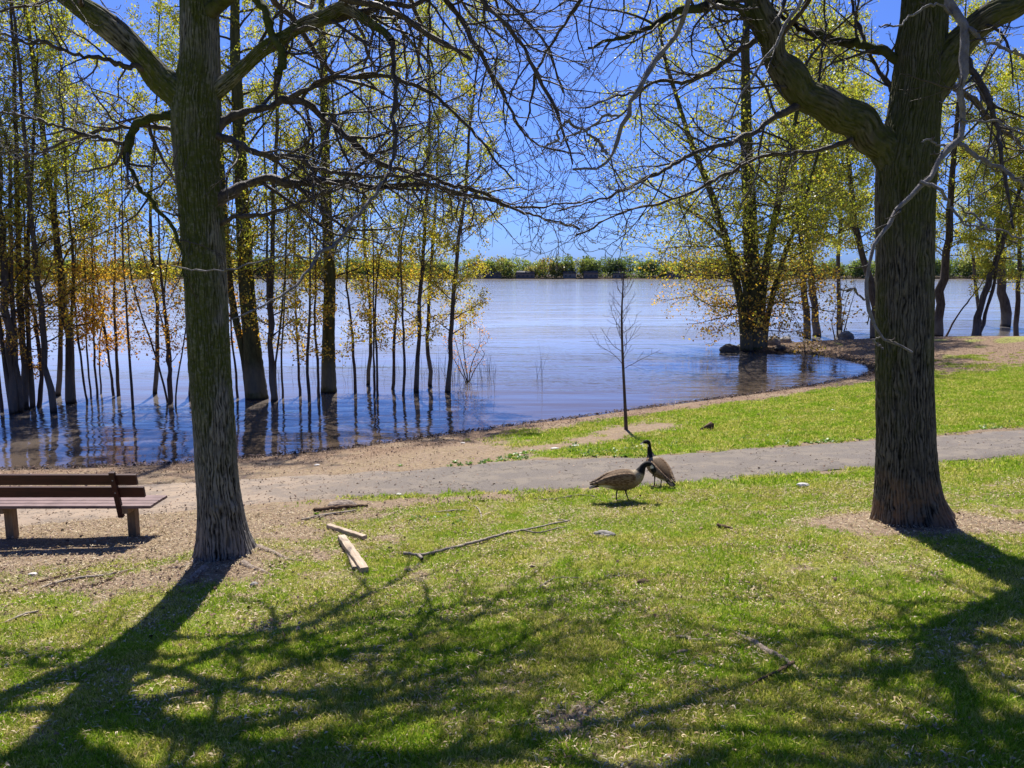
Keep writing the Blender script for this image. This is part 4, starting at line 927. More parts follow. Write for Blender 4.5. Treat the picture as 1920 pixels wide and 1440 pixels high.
for zz, yy in ((.70, -.275), (.88, -.32)):
    for sx in (hx - .06, -hx - .06):
        bm = bmesh.new(); bmesh.ops.create_cone(bm, cap_ends=True, segments=10, radius1=.012, radius2=.009, depth=.02, matrix=Matrix.Translation((sx, yy - .025, zz)) @ Matrix.Rotation(math.pi / 2, 4, 'X'))
        me = bpy.data.meshes.new('bolt'); bm.to_mesh(me); bm.free(); me.materials.append(M['bolt']); link('bolt', me, None, be, keep_world=False)

# ------------------------------------------------------------------ loose timber, sticks, stones
def timber(a, b_, w, h, lift, label, tilt=0.0, lift2=None):
    A, B = gnd(*a), gnd(*b_); A[2] = H(A[0], A[1]); B[2] = H(B[0], B[1])
    c = (A + B) / 2; d = B - A; Ln = np.linalg.norm(d); n = 18
    bm = bmesh.new(); rgx = np.random.default_rng(int(a[0]))
    sec = []
    ts = np.linspace(-.5, .5, n); nz = (rgx.normal(size=(n, 4)) * .0025)
    for i, t in enumerate(ts):
        x, z = w / 2, h / 2
        k = .985 if i in (0, n - 1) else 1
        ring = [bm.verts.new((sx * (x * k - .0) + nz[i, j], t * Ln, sz * z * k + nz[i, (j + 1) % 4])) for j, (sx, sz) in enumerate([(-1, -1), (1, -1), (1, 1), (-1, 1)])]
        sec.append(ring)
    for i in range(n - 1):
        for j in range(4): bm.faces.new((sec[i][j], sec[i][(j + 1) % 4], sec[i + 1][(j + 1) % 4], sec[i + 1][j]))
    bm.faces.new(sec[0][::-1]); bm.faces.new(sec[-1])
    bmesh.ops.bevel(bm, geom=[e_ for e_ in bm.edges if abs((e_.verts[0].co - e_.verts[1].co).normalized().y) > .9], offset=.006, segments=1, affect='EDGES')
    bmesh.ops.recalc_face_normals(bm, faces=bm.faces[:])
    me = bpy.data.meshes.new('timber_offcut'); bm.to_mesh(me); bm.free(); me.materials.append(M['grey_wood'])
    o = bpy.data.objects.new('timber_offcut', me); COL.objects.link(o)
    if lift2 is None: lift2 = lift
    dd_ = Vector((*d[:2], d[2] + lift2 - lift)); o.rotation_euler = (Matrix.Rotation(0, 3, 'Z') @ dd_.to_track_quat('Y', 'Z').to_matrix() @ Matrix.Rotation(tilt, 3, 'Y')).to_euler()
    o.location = (c[0], c[1], c[2] + h / 2 + (lift + lift2) / 2)
    return tag(o, label, 'timber', 'weathered timber offcuts on the grass')
timber((616, 992), (684, 1016), .07, .06, .005, 'shorter grey squared timber lying crosswise above the other two')
timber((641, 1020), (684, 1072), .095, .075, .02, 'long weathered squared timber on the grass, topmost of the touching pair', lift2=.0)
timber((652, 1035), (666, 1066), .06, .045, .0, 'small timber piece tucked along the left side of the longest one')
def stick(label, spec, m, side=(), lift=.004, name='fallen_branch', cat='branch', group=None):
    g = [gnd(a, b_) for a, b_, w in spec]; e = None
    n = len(spec) * 6; R_ = [w * p[1] / 2900 for (a, b_, w), p in zip(spec, g)]
    Q = spline(np.c_[[list(p) for p in g], R_], n); Q[:, 2] = H(Q[:, 0], Q[:, 1]) + lift + Q[:, 3] * .9
    Q[:, 2] = np.convolve(np.pad(Q[:, 2], 4, mode='edge'), np.ones(9) / 9, 'valid') + .004
    rgx = np.random.default_rng(int(spec[0][0])); Q[:, :3] += rgx.normal(size=(n, 3)) * .15 * Q[:, 3:4]
    tt = Tubes(); tt.add(Q[:, :3], Q[:, 3], 7)
    for sp_ in side:
        g = [gnd(a, b_) for a, b_, w in sp_]; R2 = [w * p[1] / 2900 for (a, b_, w), p in zip(sp_, g)]
        q2 = spline(np.c_[[list(p) for p in g], R2], 10); q2[:, 2] = H(q2[:, 0], q2[:, 1]) + lift + q2[:, 3] * 1.2 + .008; tt.add(q2[:, :3], q2[:, 3], 5)
    o = link(name, tt.mesh(name, [m])); return tag(o, label, cat, group)
stick('long fallen branch with a hooked dark end lying across the lawn', [(757, 1041, 7), (774, 1042, 6), (791, 1043, 7), (830, 1035, 6), (880, 1022, 6), (926, 1011, 5.5), (960, 1003, 5), (1006, 992, 4), (1036, 984, 3.5), (1068, 978, 3)], M['fallen_bark'], [[(785, 1045, 8), (792, 1052, 6)], [(985, 999, 4), (1012, 1002, 3), (1062, 991, 2)], [(1066, 979, 3), (1045, 976, 2)], [(950, 1006, 4), (953, 1000, 3)]], lift=.012)
stick('thin brown stick leaning on the pale root at lower right', [(1407, 1289, 3), (1430, 1276, 5), (1460, 1262, 6), (1488, 1245, 8)], M['dark_stick'], lift=.015)
stick('pale crooked half buried root in the lower right lawn', [(1384, 1192, 9), (1410, 1203, 13), (1440, 1220, 14), (1465, 1232, 14), (1482, 1244, 12), (1505, 1262, 8), (1514, 1270, 4)], M['root_bark'], [[(1398, 1200, 9), (1420, 1206, 8), (1440, 1212, 5)]], lift=-.012, name='surface_root', cat='root')
stick('short pale root left of the crooked root, upper one', [(1268, 1192, 6), (1285, 1195, 9), (1300, 1200, 7), (1345, 1202, 4)], M['root_bark'], lift=-.008, name='surface_root', cat='root')
stick('short pale root left of the crooked root, lower one', [(1240, 1229, 5), (1265, 1226, 8), (1285, 1222, 10), (1296, 1219, 4)], M['root_bark'], lift=-.008, name='surface_root', cat='root')
stick('dark twig in the grass right of the picture bottom shade', [(842, 1196, 4), (825, 1208, 4), (800, 1216, 4), (778, 1222, 3)][::-1], M['dark_stick'], group=None)
stick('thin stick lying left of the feeding goose', [(1010, 940, 2.5), (1060, 934, 3), (1090, 931, 3), (1120, 934, 2)], M['fallen_bark'])
stick('thin pale stick by the litter patch above the long branch', [(808, 960, 2.5), (860, 957, 3), (885, 960, 2)], M['fallen_bark'])
stick('short crooked pale twig standing out right of the litter patch', [(884, 978, 2), (902, 970, 3), (896, 955, 3), (888, 950, 2)], M['fallen_bark'])
stick('dark branch end on the lawn near the right maple foot', [(1346, 989, 7), (1362, 992, 6), (1374, 994, 4)], M['dark_stick'])
stick('pale twig on the grass beside the near stone', [(1012, 1098, 3), (1040, 1085, 3), (1085, 1083, 2)][::-1], M['fallen_bark'])
for k, sp_ in enumerate([[(0, 1115, 4), (60, 1095, 5), (130, 1076, 4), (170, 1062, 3)], [(70, 1105, 4), (130, 1088, 6), (200, 1078, 5), (240, 1068, 3)], [(10, 1168, 3), (45, 1155, 5), (72, 1148, 4)], [(150, 1100, 3), (190, 1092, 4), (262, 1058, 3)], [(590, 962, 9), (640, 953, 8), (690, 948, 5)], [(565, 976, 4), (620, 965, 5), (668, 955, 3)]]):
    stick(['grey stick at the left edge below the bench', 'pale stick in the debris below the bench', 'broken stick lower left among grass', 'thin stick between the bench and the maple', 'dark old branch by the root lump right of the maple', 'thin stick in front of the root lump'][k], sp_, M['fallen_bark'] if k in (1, 2, 5) else M['dark_stick'])
def rock(name, p, s, m, label, cat='rock', seed=0, sub=3, sink=.3, rz=0, group=None):
    bm = bmesh.new(); bmesh.ops.create_icosphere(bm, subdivisions=sub, radius=1)
    V = np.array([v.co[:] for v in bm.verts]); n = fbm(V[:, 0] * 1.2 + seed, V[:, 1] * 1.2, V[:, 2] * 1.2, seed, 4) - .5
    cr = np.floor(noise3(V[:, 0] * 1.6, V[:, 1] * 1.6, V[:, 2] * 1.6, seed + 5) * 4) / 4 - .4
    V = V * (1 + .75 * n + .25 * cr)[:, None] * np.array(s)
    for v, c in zip(bm.verts, V): v.co = c
    for f in bm.faces: f.smooth = sub > 2 and False
    me = bpy.data.meshes.new(name); bm.to_mesh(me); bm.free(); me.materials.append(m)
    o = bpy.data.objects.new(name, me); COL.objects.link(o); o.location = (p[0], p[1], p[2] + s[2] * (1 - 2 * sink)); o.rotation_euler = (0, 0, rz)
    return tag(o, label, cat, group)
def stone_mat(name, a, b_):
    m, nt, b = mat(name, .85, .3); P = pos(nt); n1 = tex(nt, 9, 6, .7, P)
    nt.links.new(ramp(nt, n1.outputs[0], [(.35, a), (.65, b_)]), b.inputs['Base Color']); bump(nt, b, n1.outputs[0], .8, .03); return m
M['dark_rock'] = stone_mat('dark_rock', (.035, .03, .027), (.15, .13, .11)); M['grey_rock'] = stone_mat('grey_rock', (.13, .12, .105), (.32, .29, .26)); M['pale_stone'] = stone_mat('pale_stone', (.45, .41, .37), (.72, .69, .65))
r_ = wat(1367, 660); rock('boulder', r_, (.62, .42, .32), M['dark_rock'], 'dark boulder in the water left of the wide tree', seed=1, sink=.35, rz=.2)
for k, (px, py, s, lab) in enumerate([(1448, 652, (.5, .45, .42), 'boulder against the right foot of the wide tree'), (1472, 647, (.6, .4, .3), 'flat boulder on the spit right of the wide tree'), (1388, 655, (.32, .3, .22), 'small boulder left of the wide tree foot'), (1585, 644, (.45, .35, .36), 'round boulder below the dead shrub'), (1463, 659, (.55, .25, .16), 'low wet rock at the spit edge')]):
    p = wat(px, py); p[2] = max(float(H(p[0], p[1])), 0); rock('boulder', p, s, M['grey_rock'] if k != 4 else M['dark_rock'], lab, seed=k + 3, sink=.3, rz=k)
g = gnd(1133, 1006); g[2] = H(g[0], g[1]); rock('stone', g, (.13, .07, .045), M['grey_rock'], 'flat grey stone in the lawn below the feeding goose', 'stone', 11, sink=.3)
g = gnd(1505, 917); g[2] = H(g[0], g[1]); rock('stone', g, (.09, .05, .035), M['pale_stone'], 'pale white stone on the grass edge of the path', 'stone', 12, sink=.15)
g = gnd(476, 1096); g[2] = H(g[0], g[1]); rock('stone', g, (.045, .035, .025), M['grey_rock'], 'small bluish stone right of the left maple foot', 'stone', 13, sink=.2)
g = gnd(1252, 1412); g[2] = H(g[0], g[1]); rock('stone', g, (.025, .016, .012), M['pale_stone'], 'small whitish pebble at the bottom of the lawn', 'stone', 14, sink=.2)
g = gnd(62, 1075); g[2] = H(g[0], g[1]); rock('stone', g, (.055, .03, .02), M['pale_stone'], 'white chip on the bare soil below the bench', 'stone', 15, sink=.15)
g = gnd(640, 948); g[2] = H(g[0], g[1]); rock('root_stump', g, (.22, .13, .09), M['root_bark'], 'low weathered root lump at the path edge', 'stump', 16, sink=.35)
for k, (px, py) in enumerate([(868, 833), (594, 872), (748, 928), (1205, 833), (1562, 769), (1040, 842), (1080, 838)]):
    g = gnd(px, py); g[2] = H(g[0], g[1]); rock('stone', g, (.09 if k > 4 else .05, .05, .02), M['pale_stone'], ['white pebble near the waterline left of the geese', 'white pebble on the beach behind the left maple', 'white pebble at the grass edge below the path', 'white pebble in the grass left of the standing goose', 'pale flat stone in the far lawn by the shore', 'left one of two flat pale stones in the bank grass', 'right one of two flat pale stones in the bank grass'][k], 'stone', 20 + k, sub=2, sink=.2)
# wedge of dark wood
g = gnd(1325, 808); g[2] = H(g[0], g[1]); s = g[1] / 1450
V = np.array([[-14, 0, 0], [13, 0, 0], [14, 0, 13], [9, 0, 16], [-12, 10, 0], [14, 12, 0], [15, 12, 12], [10, 12, 15]], float) * s
me = npmesh('wood_wedge', V, [np.array([[0, 1, 2, 3], [4, 7, 6, 5], [1, 5, 6, 2], [2, 6, 7, 3], [0, 4, 5, 1], [0, 3, 7, 4]])], False, mats=[M['dark_stick']])
o = link('wood_block', me); o.location = tuple(g); tag(o, 'dark wedge shaped wood block lying in the grass beyond the path', 'wood block')
for k, (px, py, lab) in enumerate([(1424, 780, 'small dark clod in the far grass beyond the wedge'), (1608, 745, 'dark bark scrap in the far lawn left of the right maple'), (1850, 698, 'dark scrap on the lawn at the far right'), (1206, 1093, 'dark bark scrap in the middle of the lawn'), (1160, 945, 'x')]):
    if k == 4: continue
    g = gnd(px, py); g[2] = H(g[0], g[1]); rock('bark_scrap', g, (.07, .04, .03), M['dark_stick'], lab, 'bark scrap', 40 + k, sub=2, sink=.1)

# ------------------------------------------------------------------ geese
def vcol_mat(name, rough=.75, barred=False):
    m, nt, b = mat(name, rough, .2); c = attr(nt, 'col', 'Color'); tc = nt.nodes.new('ShaderNodeTexCoord').outputs['Object']
    n1 = tex(nt, 60, 4, .7, tc); f = mapr(nt, n1.outputs[0], .3, .7, .55, 1.35)
    c = mixc(nt, 1.0, c, nt_rgb(nt, f), 'MULTIPLY')
    if barred:
        v = tex(nt, 26, vec=scl(nt, tc, (.7, 1.3, 2.0)), kind='v')
        c = mixc(nt, mapr(nt, v.outputs['Distance'], .42, .6, 0, .6), c, (.30, .21, .13))
    nt.links.new(c, b.inputs['Base Color']); bump(nt, b, n1.outputs[0], .4, .01); return m
def nt_rgb(nt, f):
    c = nt.nodes.new('ShaderNodeCombineColor')
    for i in range(3): nt.links.new(f, c.inputs[i])
    return c.outputs[0]
M['goose'] = vcol_mat('goose_feathers'); M['goose_wing'] = vcol_mat('goose_wing', barred=True)
m, nt, b = mat('goose_black', .5, .4); b.inputs['Base Color'].default_value = (.012, .011, .011, 1); n_ = tex(nt, 80, 3, .6, pos(nt)); bump(nt, b, n_.outputs[0], .3, .003); M['goose_black'] = m
m, nt, b = mat('goose_leg', .6, .3); n_ = tex(nt, 120, 3, .6, pos(nt)); nt.links.new(ramp(nt, n_.outputs[0], [(.3, (.018, .015, .014)), (.7, (.05, .042, .038))]), b.inputs['Base Color']); M['goose_leg'] = m
def sweep(name, spine, k, colf, m):
    """spine rows: x,y,z, halfwidth, halfheight ; one continuous skin"""
    S_ = spline(np.array(spine, float), 70); C = S_[:, :3]; hw, hh = S_[:, 3], S_[:, 4]
    T = nrm(np.gradient(C, axis=0)); side = nrm(np.cross([0, 0, 1.0], [1, 0, 0])); Ls = []
    lat = np.array([0, 1.0, 0]); U = []
    for i in range(len(C)):
        lat = lat - T[i] * (lat @ T[i]); lat = lat / np.linalg.norm(lat); U.append(lat)
    U = np.array(U); Wv = np.cross(T, U)
    a = np.linspace(0, 2 * np.pi, k, endpoint=False)
    V = C[:, None] + np.cos(a)[None, :, None] * U[:, None] * hw[:, None, None] + np.sin(a)[None, :, None] * Wv[:, None] * hh[:, None, None]
    n = len(C); i = np.arange(n - 1)[:, None]; j = np.arange(k)[None]
    q = np.stack([i * k + j, i * k + (j + 1) % k, (i + 1) * k + (j + 1) % k, (i + 1) * k + j], -1).reshape(-1, 4)
    V = np.concatenate([V.reshape(-1, 3), C[:1], C[-1:]])
    jj = np.arange(k); f1 = np.stack([(jj + 1) % k, jj, np.full(k, n * k)], -1); f2 = np.stack([(n - 1) * k + jj, (n - 1) * k + (jj + 1) % k, np.full(k, n * k + 1)], -1)
    u = np.repeat(np.linspace(0, 1, n), k); s = np.tile(np.sin(a), n); c = np.tile(np.cos(a), n)
    col = colf(np.r_[u, 0, 1], np.r_[s, 0, 0], np.r_[c, 0, 0], V)
    return npmesh(name, V, [q, np.r_[f1, f2]], True, attrs={'col': col}, mats=[m])
def lerpc(a, b_, t): return np.array(a)[None] * (1 - t[:, None]) + np.array(b_)[None] * t[:, None]
def goose(P, rz, spine, marks, label, wing, tail, legs, bill, eyes, cheek):
    e = empty('goose', P, label, 'goose', 'geese feeding on the grass', rz=rz)
    nk = marks['neck']
    def colf(u, s, c, V):
        brown, pale, white, black = (.11, .068, .035), (.20, .14, .085), (.72, .68, .6), (.012, .011, .011)
        up = sst(-.3, .45, s); body = lerpc(pale, brown, up)
        rear = sst(.30, .12, u) * sst(.1, -.4, s); body = body * (1 - rear[:, None]) + np.array(white)[None] * rear[:, None]
        br = sst(marks['breast'], nk - .02, u); body = body * (1 - br[:, None]) + np.array((.34, .27, .18))[None] * br[:, None]
        b_ = sst(nk - .012, nk + .012, u)[:, None]; body = body * (1 - b_) + np.array(black)[None] * b_
        ck = (np.abs(u - cheek) < .021) & (s * marks.get('cs', 1) < .35); body[ck] = white
        return body
    link('body', sweep('goose_body', spine, 24, colf, M['goose']), None, e, False)
    for sgn in (1, -1):
        W_ = [(x, y * sgn, z, hw, hh) for x, y, z, hw, hh in wing]
        def wc(u, s, c, V):
            t = sst(.5, .0, u); return lerpc((.13, .075, .038), (.03, .02, .014), t)
        link('wing', sweep('goose_wing', W_, 14, wc, M['goose_wing']), None, e, False)
    link('tail', sweep('goose_tail', tail, 12, lambda u, s, c, V: lerpc((.012, .011, .011), (.02, .018, .016), u), M['goose']), None, e, False)
    tt = Tubes(); B = np.array(bill); Q = spline(B, 8); tt.add(Q[:, :3], Q[:, 3], 8); link('bill', tt.mesh('bill', [M['goose_black']]), None, e, False)
    for ex in eyes:
        bm = bmesh.new(); bmesh.ops.create_icosphere(bm, subdivisions=2, radius=.006, matrix=Matrix.Translation(ex)); me = bpy.data.meshes.new('eye'); bm.to_mesh(me); bm.free(); me.materials.append(M['goose_black']); link('eye', me, None, e, False)
    for lg in legs:
        t_ = Tubes(); Q = spline(np.array(lg), 12); t_.add(Q[:, :3], Q[:, 3], 8)
        lo = link('leg', t_.mesh('leg', [M['goose_leg']]), None, e, False)
        fx_, fy_, fz_ = lg[-1][:3]; fz_ -= .004; hd = marks.get('foot', 0)
        toes = [(-.02, 0), (.075, .042), (.058, .018), (.085, 0), (.058, -.018), (.075, -.042)]
        ca, sa_ = math.cos(hd), math.sin(hd); V = []
        for dz in (0.012, 0.0):
            for a, b2 in toes: V.append((fx_ + a * ca - b2 * sa_, fy_ + a * sa_ + b2 * ca, fz_ + (dz if abs(a) < .03 else dz * .4)))
        F3 = [[0, i, i + 1] for i in range(1, 5)]; F3 = [f[::-1] for f in F3] + [[i + 6 for i in f] for f in F3]
        F4 = [[i, (i + 1) % 6, (i + 1) % 6 + 6, i + 6] for i in range(6)]
        me = npmesh('foot', np.array(V), [np.array(F3), np.array(F4)], False, mats=[M['goose_leg']])
        o = bpy.data.objects.new('foot', me); COL.objects.link(o); o.parent = lo
    return e
g1 = gnd(1164, 941); g1[2] = H(g1[0], g1[1])
sp1 = [(-.40, 0, .235, .02, .012), (-.34, 0, .262, .055, .035), (-.24, 0, .295, .095, .085), (-.12, 0, .318, .125, .13), (0, 0, .33, .14, .155), (.12, 0, .352, .135, .15), (.21, 0, .39, .11, .122), (.265, 0, .445, .075, .085), (.297, 0, .505, .048, .055), (.325, 0, .555, .038, .042), (.37, 0, .588, .033, .037), (.42, 0, .578, .032, .035), (.452, 0, .54, .034, .036), (.468, 0, .50, .037, .042), (.474, 0, .468, .032, .036), (.474, 0, .445, .014, .016)]
wing1 = [(-.46, .04, .27, .018, .012), (-.34, .075, .305, .028, .035), (-.2, .105, .345, .035, .07), (-.05, .118, .365, .035, .095), (.08, .118, .375, .034, .10), (.17, .102, .388, .026, .075), (.21, .09, .395, .010, .03)]
tail1 = [(-.47, 0, .205, .05, .006), (-.42, 0, .222, .06, .012), (-.35, 0, .25, .055, .03), (-.28, 0, .27, .04, .04)]
goose(g1, -.06, sp1, {'neck': .665, 'breast': .5}, 'goose walking right with its black neck arched and head lowered', wing1, tail1,
      [[(-.03, .06, .25, .028), (-.055, .055, .15, .012), (-.062, .055, .07, .009), (-.058, .055, .012, .010)], [(.05, -.06, .25, .028), (.07, -.055, .15, .012), (.10, -.055, .07, .009), (.118, -.055, .012, .010)]],
      [(.474, 0, .455, .016), (.470, 0, .425, .013), (.458, 0, .395, .007)], [(.472, .036, .492), (.472, -.036, .492)], .905)
g2 = gnd(1232, 913); g2[2] = H(g2[0], g2[1])
sp2 = [(-.36, 0, .17, .025, .015), (-.30, 0, .20, .06, .045), (-.2, 0, .255, .105, .10), (-.08, 0, .315, .14, .14), (.03, 0, .37, .15, .15), (.13, 0, .435, .125, .13), (.19, 0, .50, .085, .095), (.22, .0, .56, .055, .062), (.235, .004, .62, .04, .043), (.235, .01, .68, .033, .036), (.23, .02, .735, .031, .034), (.228, .04, .775, .033, .036), (.235, .075, .79, .034, .036), (.243, .11, .782, .032, .034), (.25, .135, .772, .018, .02)]
wing2 = [(-.44, .035, .19, .016, .012), (-.32, .075, .245, .028, .04), (-.18, .115, .30, .036, .08), (-.04, .132, .355, .036, .105), (.08, .13, .41, .034, .10), (.16, .105, .455, .026, .07), (.195, .09, .48, .010, .03)]
tail2 = [(-.44, 0, .125, .05, .006), (-.40, 0, .145, .07, .012), (-.32, 0, .18, .06, .03), (-.24, 0, .21, .04, .04)]
G2_ = goose(g2, math.radians(118), sp2, {'neck': .575, 'breast': .45}, 'goose standing behind the feeding one with neck upright, looking left', wing2, tail2,
      [[(0, .07, .28, .028), (-.01, .065, .17, .012), (0, .065, .08, .009), (.005, .065, .012, .010)], [(-.02, -.07, .27, .028), (-.04, -.065, .17, .012), (-.03, -.065, .08, .009), (-.025, -.065, .012, .010)]],
      [(.247, .125, .778, .018), (.255, .155, .768, .014), (.265, .19, .757, .007)], [(.208, .105, .795), (.274, .095, .795)], .845)

G2_.scale = (.9, .9, .9)
# ------------------------------------------------------------------ scattered ground cover
def scatter(name, P, rot, sc, idx, protos, label, parent=None):
    me = bpy.data.meshes.new(name); me.vertices.add(len(P)); me.vertices.foreach_set('co', np.asarray(P, np.float32).ravel())
    a = me.attributes.new('rot', 'FLOAT_VECTOR', 'POINT'); a.data.foreach_set('vector', np.asarray(rot, np.float32).ravel())
    a = me.attributes.new('scl', 'FLOAT', 'POINT'); a.data.foreach_set('value', np.asarray(sc, np.float32))
    a = me.attributes.new('idx', 'INT', 'POINT'); a.data.foreach_set('value', np.asarray(idx, np.int32))
    me.update(); o = bpy.data.objects.new(name, me); COL.objects.link(o)
    ng = bpy.data.node_groups.new(name, 'GeometryNodeTree')
    ng.interface.new_socket('Geometry', in_out='INPUT', socket_type='NodeSocketGeometry'); ng.interface.new_socket('Geometry', in_out='OUTPUT', socket_type='NodeSocketGeometry')
    gi = ng.nodes.new('NodeGroupInput'); go = ng.nodes.new('NodeGroupOutput'); ip = ng.nodes.new('GeometryNodeInstanceOnPoints')
    gj = ng.nodes.new('GeometryNodeGeometryToInstance')
    for p in protos:
        oi = ng.nodes.new('GeometryNodeObjectInfo'); oi.inputs['Object'].default_value = p; oi.inputs['As Instance'].default_value = False
        g1_ = ng.nodes.new('GeometryNodeGeometryToInstance'); ng.links.new(oi.outputs['Geometry'], g1_.inputs[0])
        if len(protos) == 1: J = g1_
        else:
            if p is protos[0]: J = ng.nodes.new('GeometryNodeJoinGeometry')
            ng.links.new(g1_.outputs[0], J.inputs[0])
    ng.nodes.remove(gj)
    ng.links.new(gi.outputs[0], ip.inputs['Points']); ng.links.new(J.outputs[0], ip.inputs['Instance']); ip.inputs['Pick Instance'].default_value = True
    for nm, ty, so in (('rot', 'FLOAT_VECTOR', 'Rotation'), ('scl', 'FLOAT', 'Scale'), ('idx', 'INT', 'Instance Index')):
        na = ng.nodes.new('GeometryNodeInputNamedAttribute'); na.data_type = ty; na.inputs['Name'].default_value = nm; ng.links.new(na.outputs['Attribute'], ip.inputs[so])
    ng.links.new(ip.outputs[0], go.inputs[0])
    md = o.modifiers.new('scatter', 'NODES'); md.node_group = ng
    return tag(o, label, None, None, 'stuff')
def proto(name, me): return bpy.data.objects.new(name, me)
def grass_mat():
    m = bpy.data.materials.new('grass_blade'); m.use_nodes = True; nt = m.node_tree
    for n in list(nt.nodes): nt.nodes.remove(n)
    out = nt.nodes.new('ShaderNodeOutputMaterial'); P = pos(nt); oi = nt.nodes.new('ShaderNodeObjectInfo')
    bl = attr(nt, 'blade'); n1 = tex(nt, 1.3, 4, .6, P); n2 = tex(nt, 6, 3, .6, P)
    r = mth(nt, 'ADD', mth(nt, 'MULTIPLY', oi.outputs['Random'], .35), mth(nt, 'MULTIPLY', bl, .65))
    g1_ = ramp(nt, r, [(0, (.07, .11, .012)), (.3, (.15, .20, .018)), (.45, (.26, .30, .035)), (.64, (.42, .38, .12)), (.84, (.56, .46, .25))])
    g2_ = ramp(nt, r, [(0, (.05, .12, .012)), (.40, (.15, .25, .018)), (.74, (.28, .34, .035)), (.88, (.50, .43, .20))])
    k = mapr(nt, mth(nt, 'ADD', mth(nt, 'MULTIPLY', n1.outputs[0], .65), mth(nt, 'MULTIPLY', n2.outputs[0], .35)), .45, .55)
    c = mixc(nt, k, g1_, g2_)
    d = nt.nodes.new('ShaderNodeBsdfDiffuse'); t = nt.nodes.new('ShaderNodeBsdfTranslucent'); x = nt.nodes.new('ShaderNodeMixShader'); x.inputs[0].default_value = .4
    nt.links.new(c, d.inputs[0]); nt.links.new(mixc(nt, 1.0, c, (1.8, 1.9, 1.2), 'MULTIPLY'), t.inputs[0])
    nt.links.new(d.outputs[0], x.inputs[1]); nt.links.new(t.outputs[0], x.inputs[2]); nt.links.new(x.outputs[0], out.inputs[0]); return m
M['blade'] = grass_mat()
def tuft(name, nb, rad, hgt, wid, rg, m, attrn='blade', lean=.7):
    V, F, A = [], [], []
    for k in range(nb):
        a = rg.uniform(0, 6.28); r = rad * math.sqrt(rg.random()); x, y = r * math.cos(a), r * math.sin(a)
        la = rg.uniform(0, 6.28); h = hgt * rg.uniform(.5, 1.2); ln = h * lean * rg.uniform(.2, 1.5); w = wid * rg.uniform(.7, 1.3)
        wa = rg.uniform(0, 6.28); wx, wy = math.cos(wa) * w / 2, math.sin(wa) * w / 2; dx, dy = math.cos(la) * ln, math.sin(la) * ln
        b0 = len(V); V += [(x - wx, y - wy, -.01), (x + wx, y + wy, -.01), (x + dx * .4 - wx * .8, y + dy * .4 - wy * .8, h * .6), (x + dx * .4 + wx * .8, y + dy * .4 + wy * .8, h * .6), (x + dx, y + dy, h * .95)]
        F.append([b0, b0 + 1, b0 + 3, b0 + 2]); F.append([b0 + 2, b0 + 3, b0 + 4, b0 + 4]); A += [rg.random()] * 5
    F = np.array(F); return proto(name, npmesh(name, np.array(V), [F[::2], F[1::2][:, :3]], False, attrs={attrn: np.array(A)}, mats=[m]))
rgp = np.random.default_rng(99)
tufts = [tuft('tuft', 15, .05, .026, .0042, rgp, M['blade'], lean=1.3) for _ in range(5)]
tuftf = [tuft('tuftf', 16, .09, .042, .009, rgp, M['blade'], lean=1.0) for _ in range(4)]
def sample(n, x0, x1, y0, y1, f):
    x = rgp.uniform(x0, x1, n); y = rgp.uniform(y0, y1, n)
    k = (np.abs(x) < y * .70 + .6) | (y > 30); x, y = x[k], y[k]
    p = f(x, y); k = rgp.random(len(x)) < p; return x[k], y[k]
def tri_rot(n, tilt=.2): return np.c_[rgp.normal(0, tilt, n), rgp.normal(0, tilt, n), rgp.uniform(0, 6.28, n)]
X, Yv = [], []
for n, y0, y1 in ((62000, 2.6, 6.2), (62000, 6.2, 11.5)):
    w = y1 * .70 + .6; x, y = sample(int(n * 1.35), -w, w, y0, y1, grass_mask); X.append(x); Yv.append(y)
x, y = np.concatenate(X), np.concatenate(Yv); z = H(x, y)
s = rgp.uniform(.65, 1.35, len(x)) * (.75 + .6 * fbm(x * 1.5, y * 1.5, 0, 61, 3)) * (.6 + .4 * grass_mask(x, y))
scatter('grass', np.c_[x, y, z], tri_rot(len(x), .25), s, rgp.integers(0, 5, len(x)), tufts, 'short patchy spring lawn in the foreground')
print('grass', len(x))
w = 24; x, y = sample(230000, -10, w, 11.5, 36, grass_mask); k = np.abs(x) < y * .7 + .6; x, y = x[k], y[k]
scatter('grass', np.c_[x, y, H(x, y)], tri_rot(len(x), .25), rgp.uniform(.6, 1.3, len(x)), rgp.integers(0, 4, len(x)), tuftf, 'lawn beyond the path along the shore')
print('grass far', len(x))
# dead clippings and leaf bits lying in the grass
def chip(name, cols, L, Wd, curl, m):
    V = []; n = 5
    for i in range(n):
        t = i / (n - 1); w = Wd * (math.sin(math.pi * (.12 + .8 * t))) / 2; z = curl * math.sin(t * 3.0) * L
        V += [(-w, (t - .5) * L, z), (w, (t - .5) * L, z + curl * w)]
    F = np.array([[2 * i, 2 * i + 1, 2 * i + 3, 2 * i + 2] for i in range(n - 1)]); return proto(name, npmesh(name, np.array(V), F, False, mats=[m]))
def litter_mat(name, stops):
    m, nt, b = mat(name, .8, .2); oi = nt.nodes.new('ShaderNodeObjectInfo'); nt.links.new(ramp(nt, oi.outputs['Random'], stops), b.inputs['Base Color']); return m
M['straw'] = litter_mat('straw_litter', [(0, (.12, .07, .04)), (.3, (.28, .19, .10)), (.7, (.46, .36, .21)), (1, (.62, .52, .36))])
M['leaflit'] = litter_mat('leaf_litter', [(0, (.05, .03, .02)), (.4, (.13, .08, .052)), (.8, (.26, .17, .115)), (1, (.48, .36, .26))])
M['driftlit'] = litter_mat('drift_litter', [(0, (.015, .011, .009)), (.5, (.05, .034, .026)), (.85, (.15, .09, .07)), (1, (.34, .24, .2))])
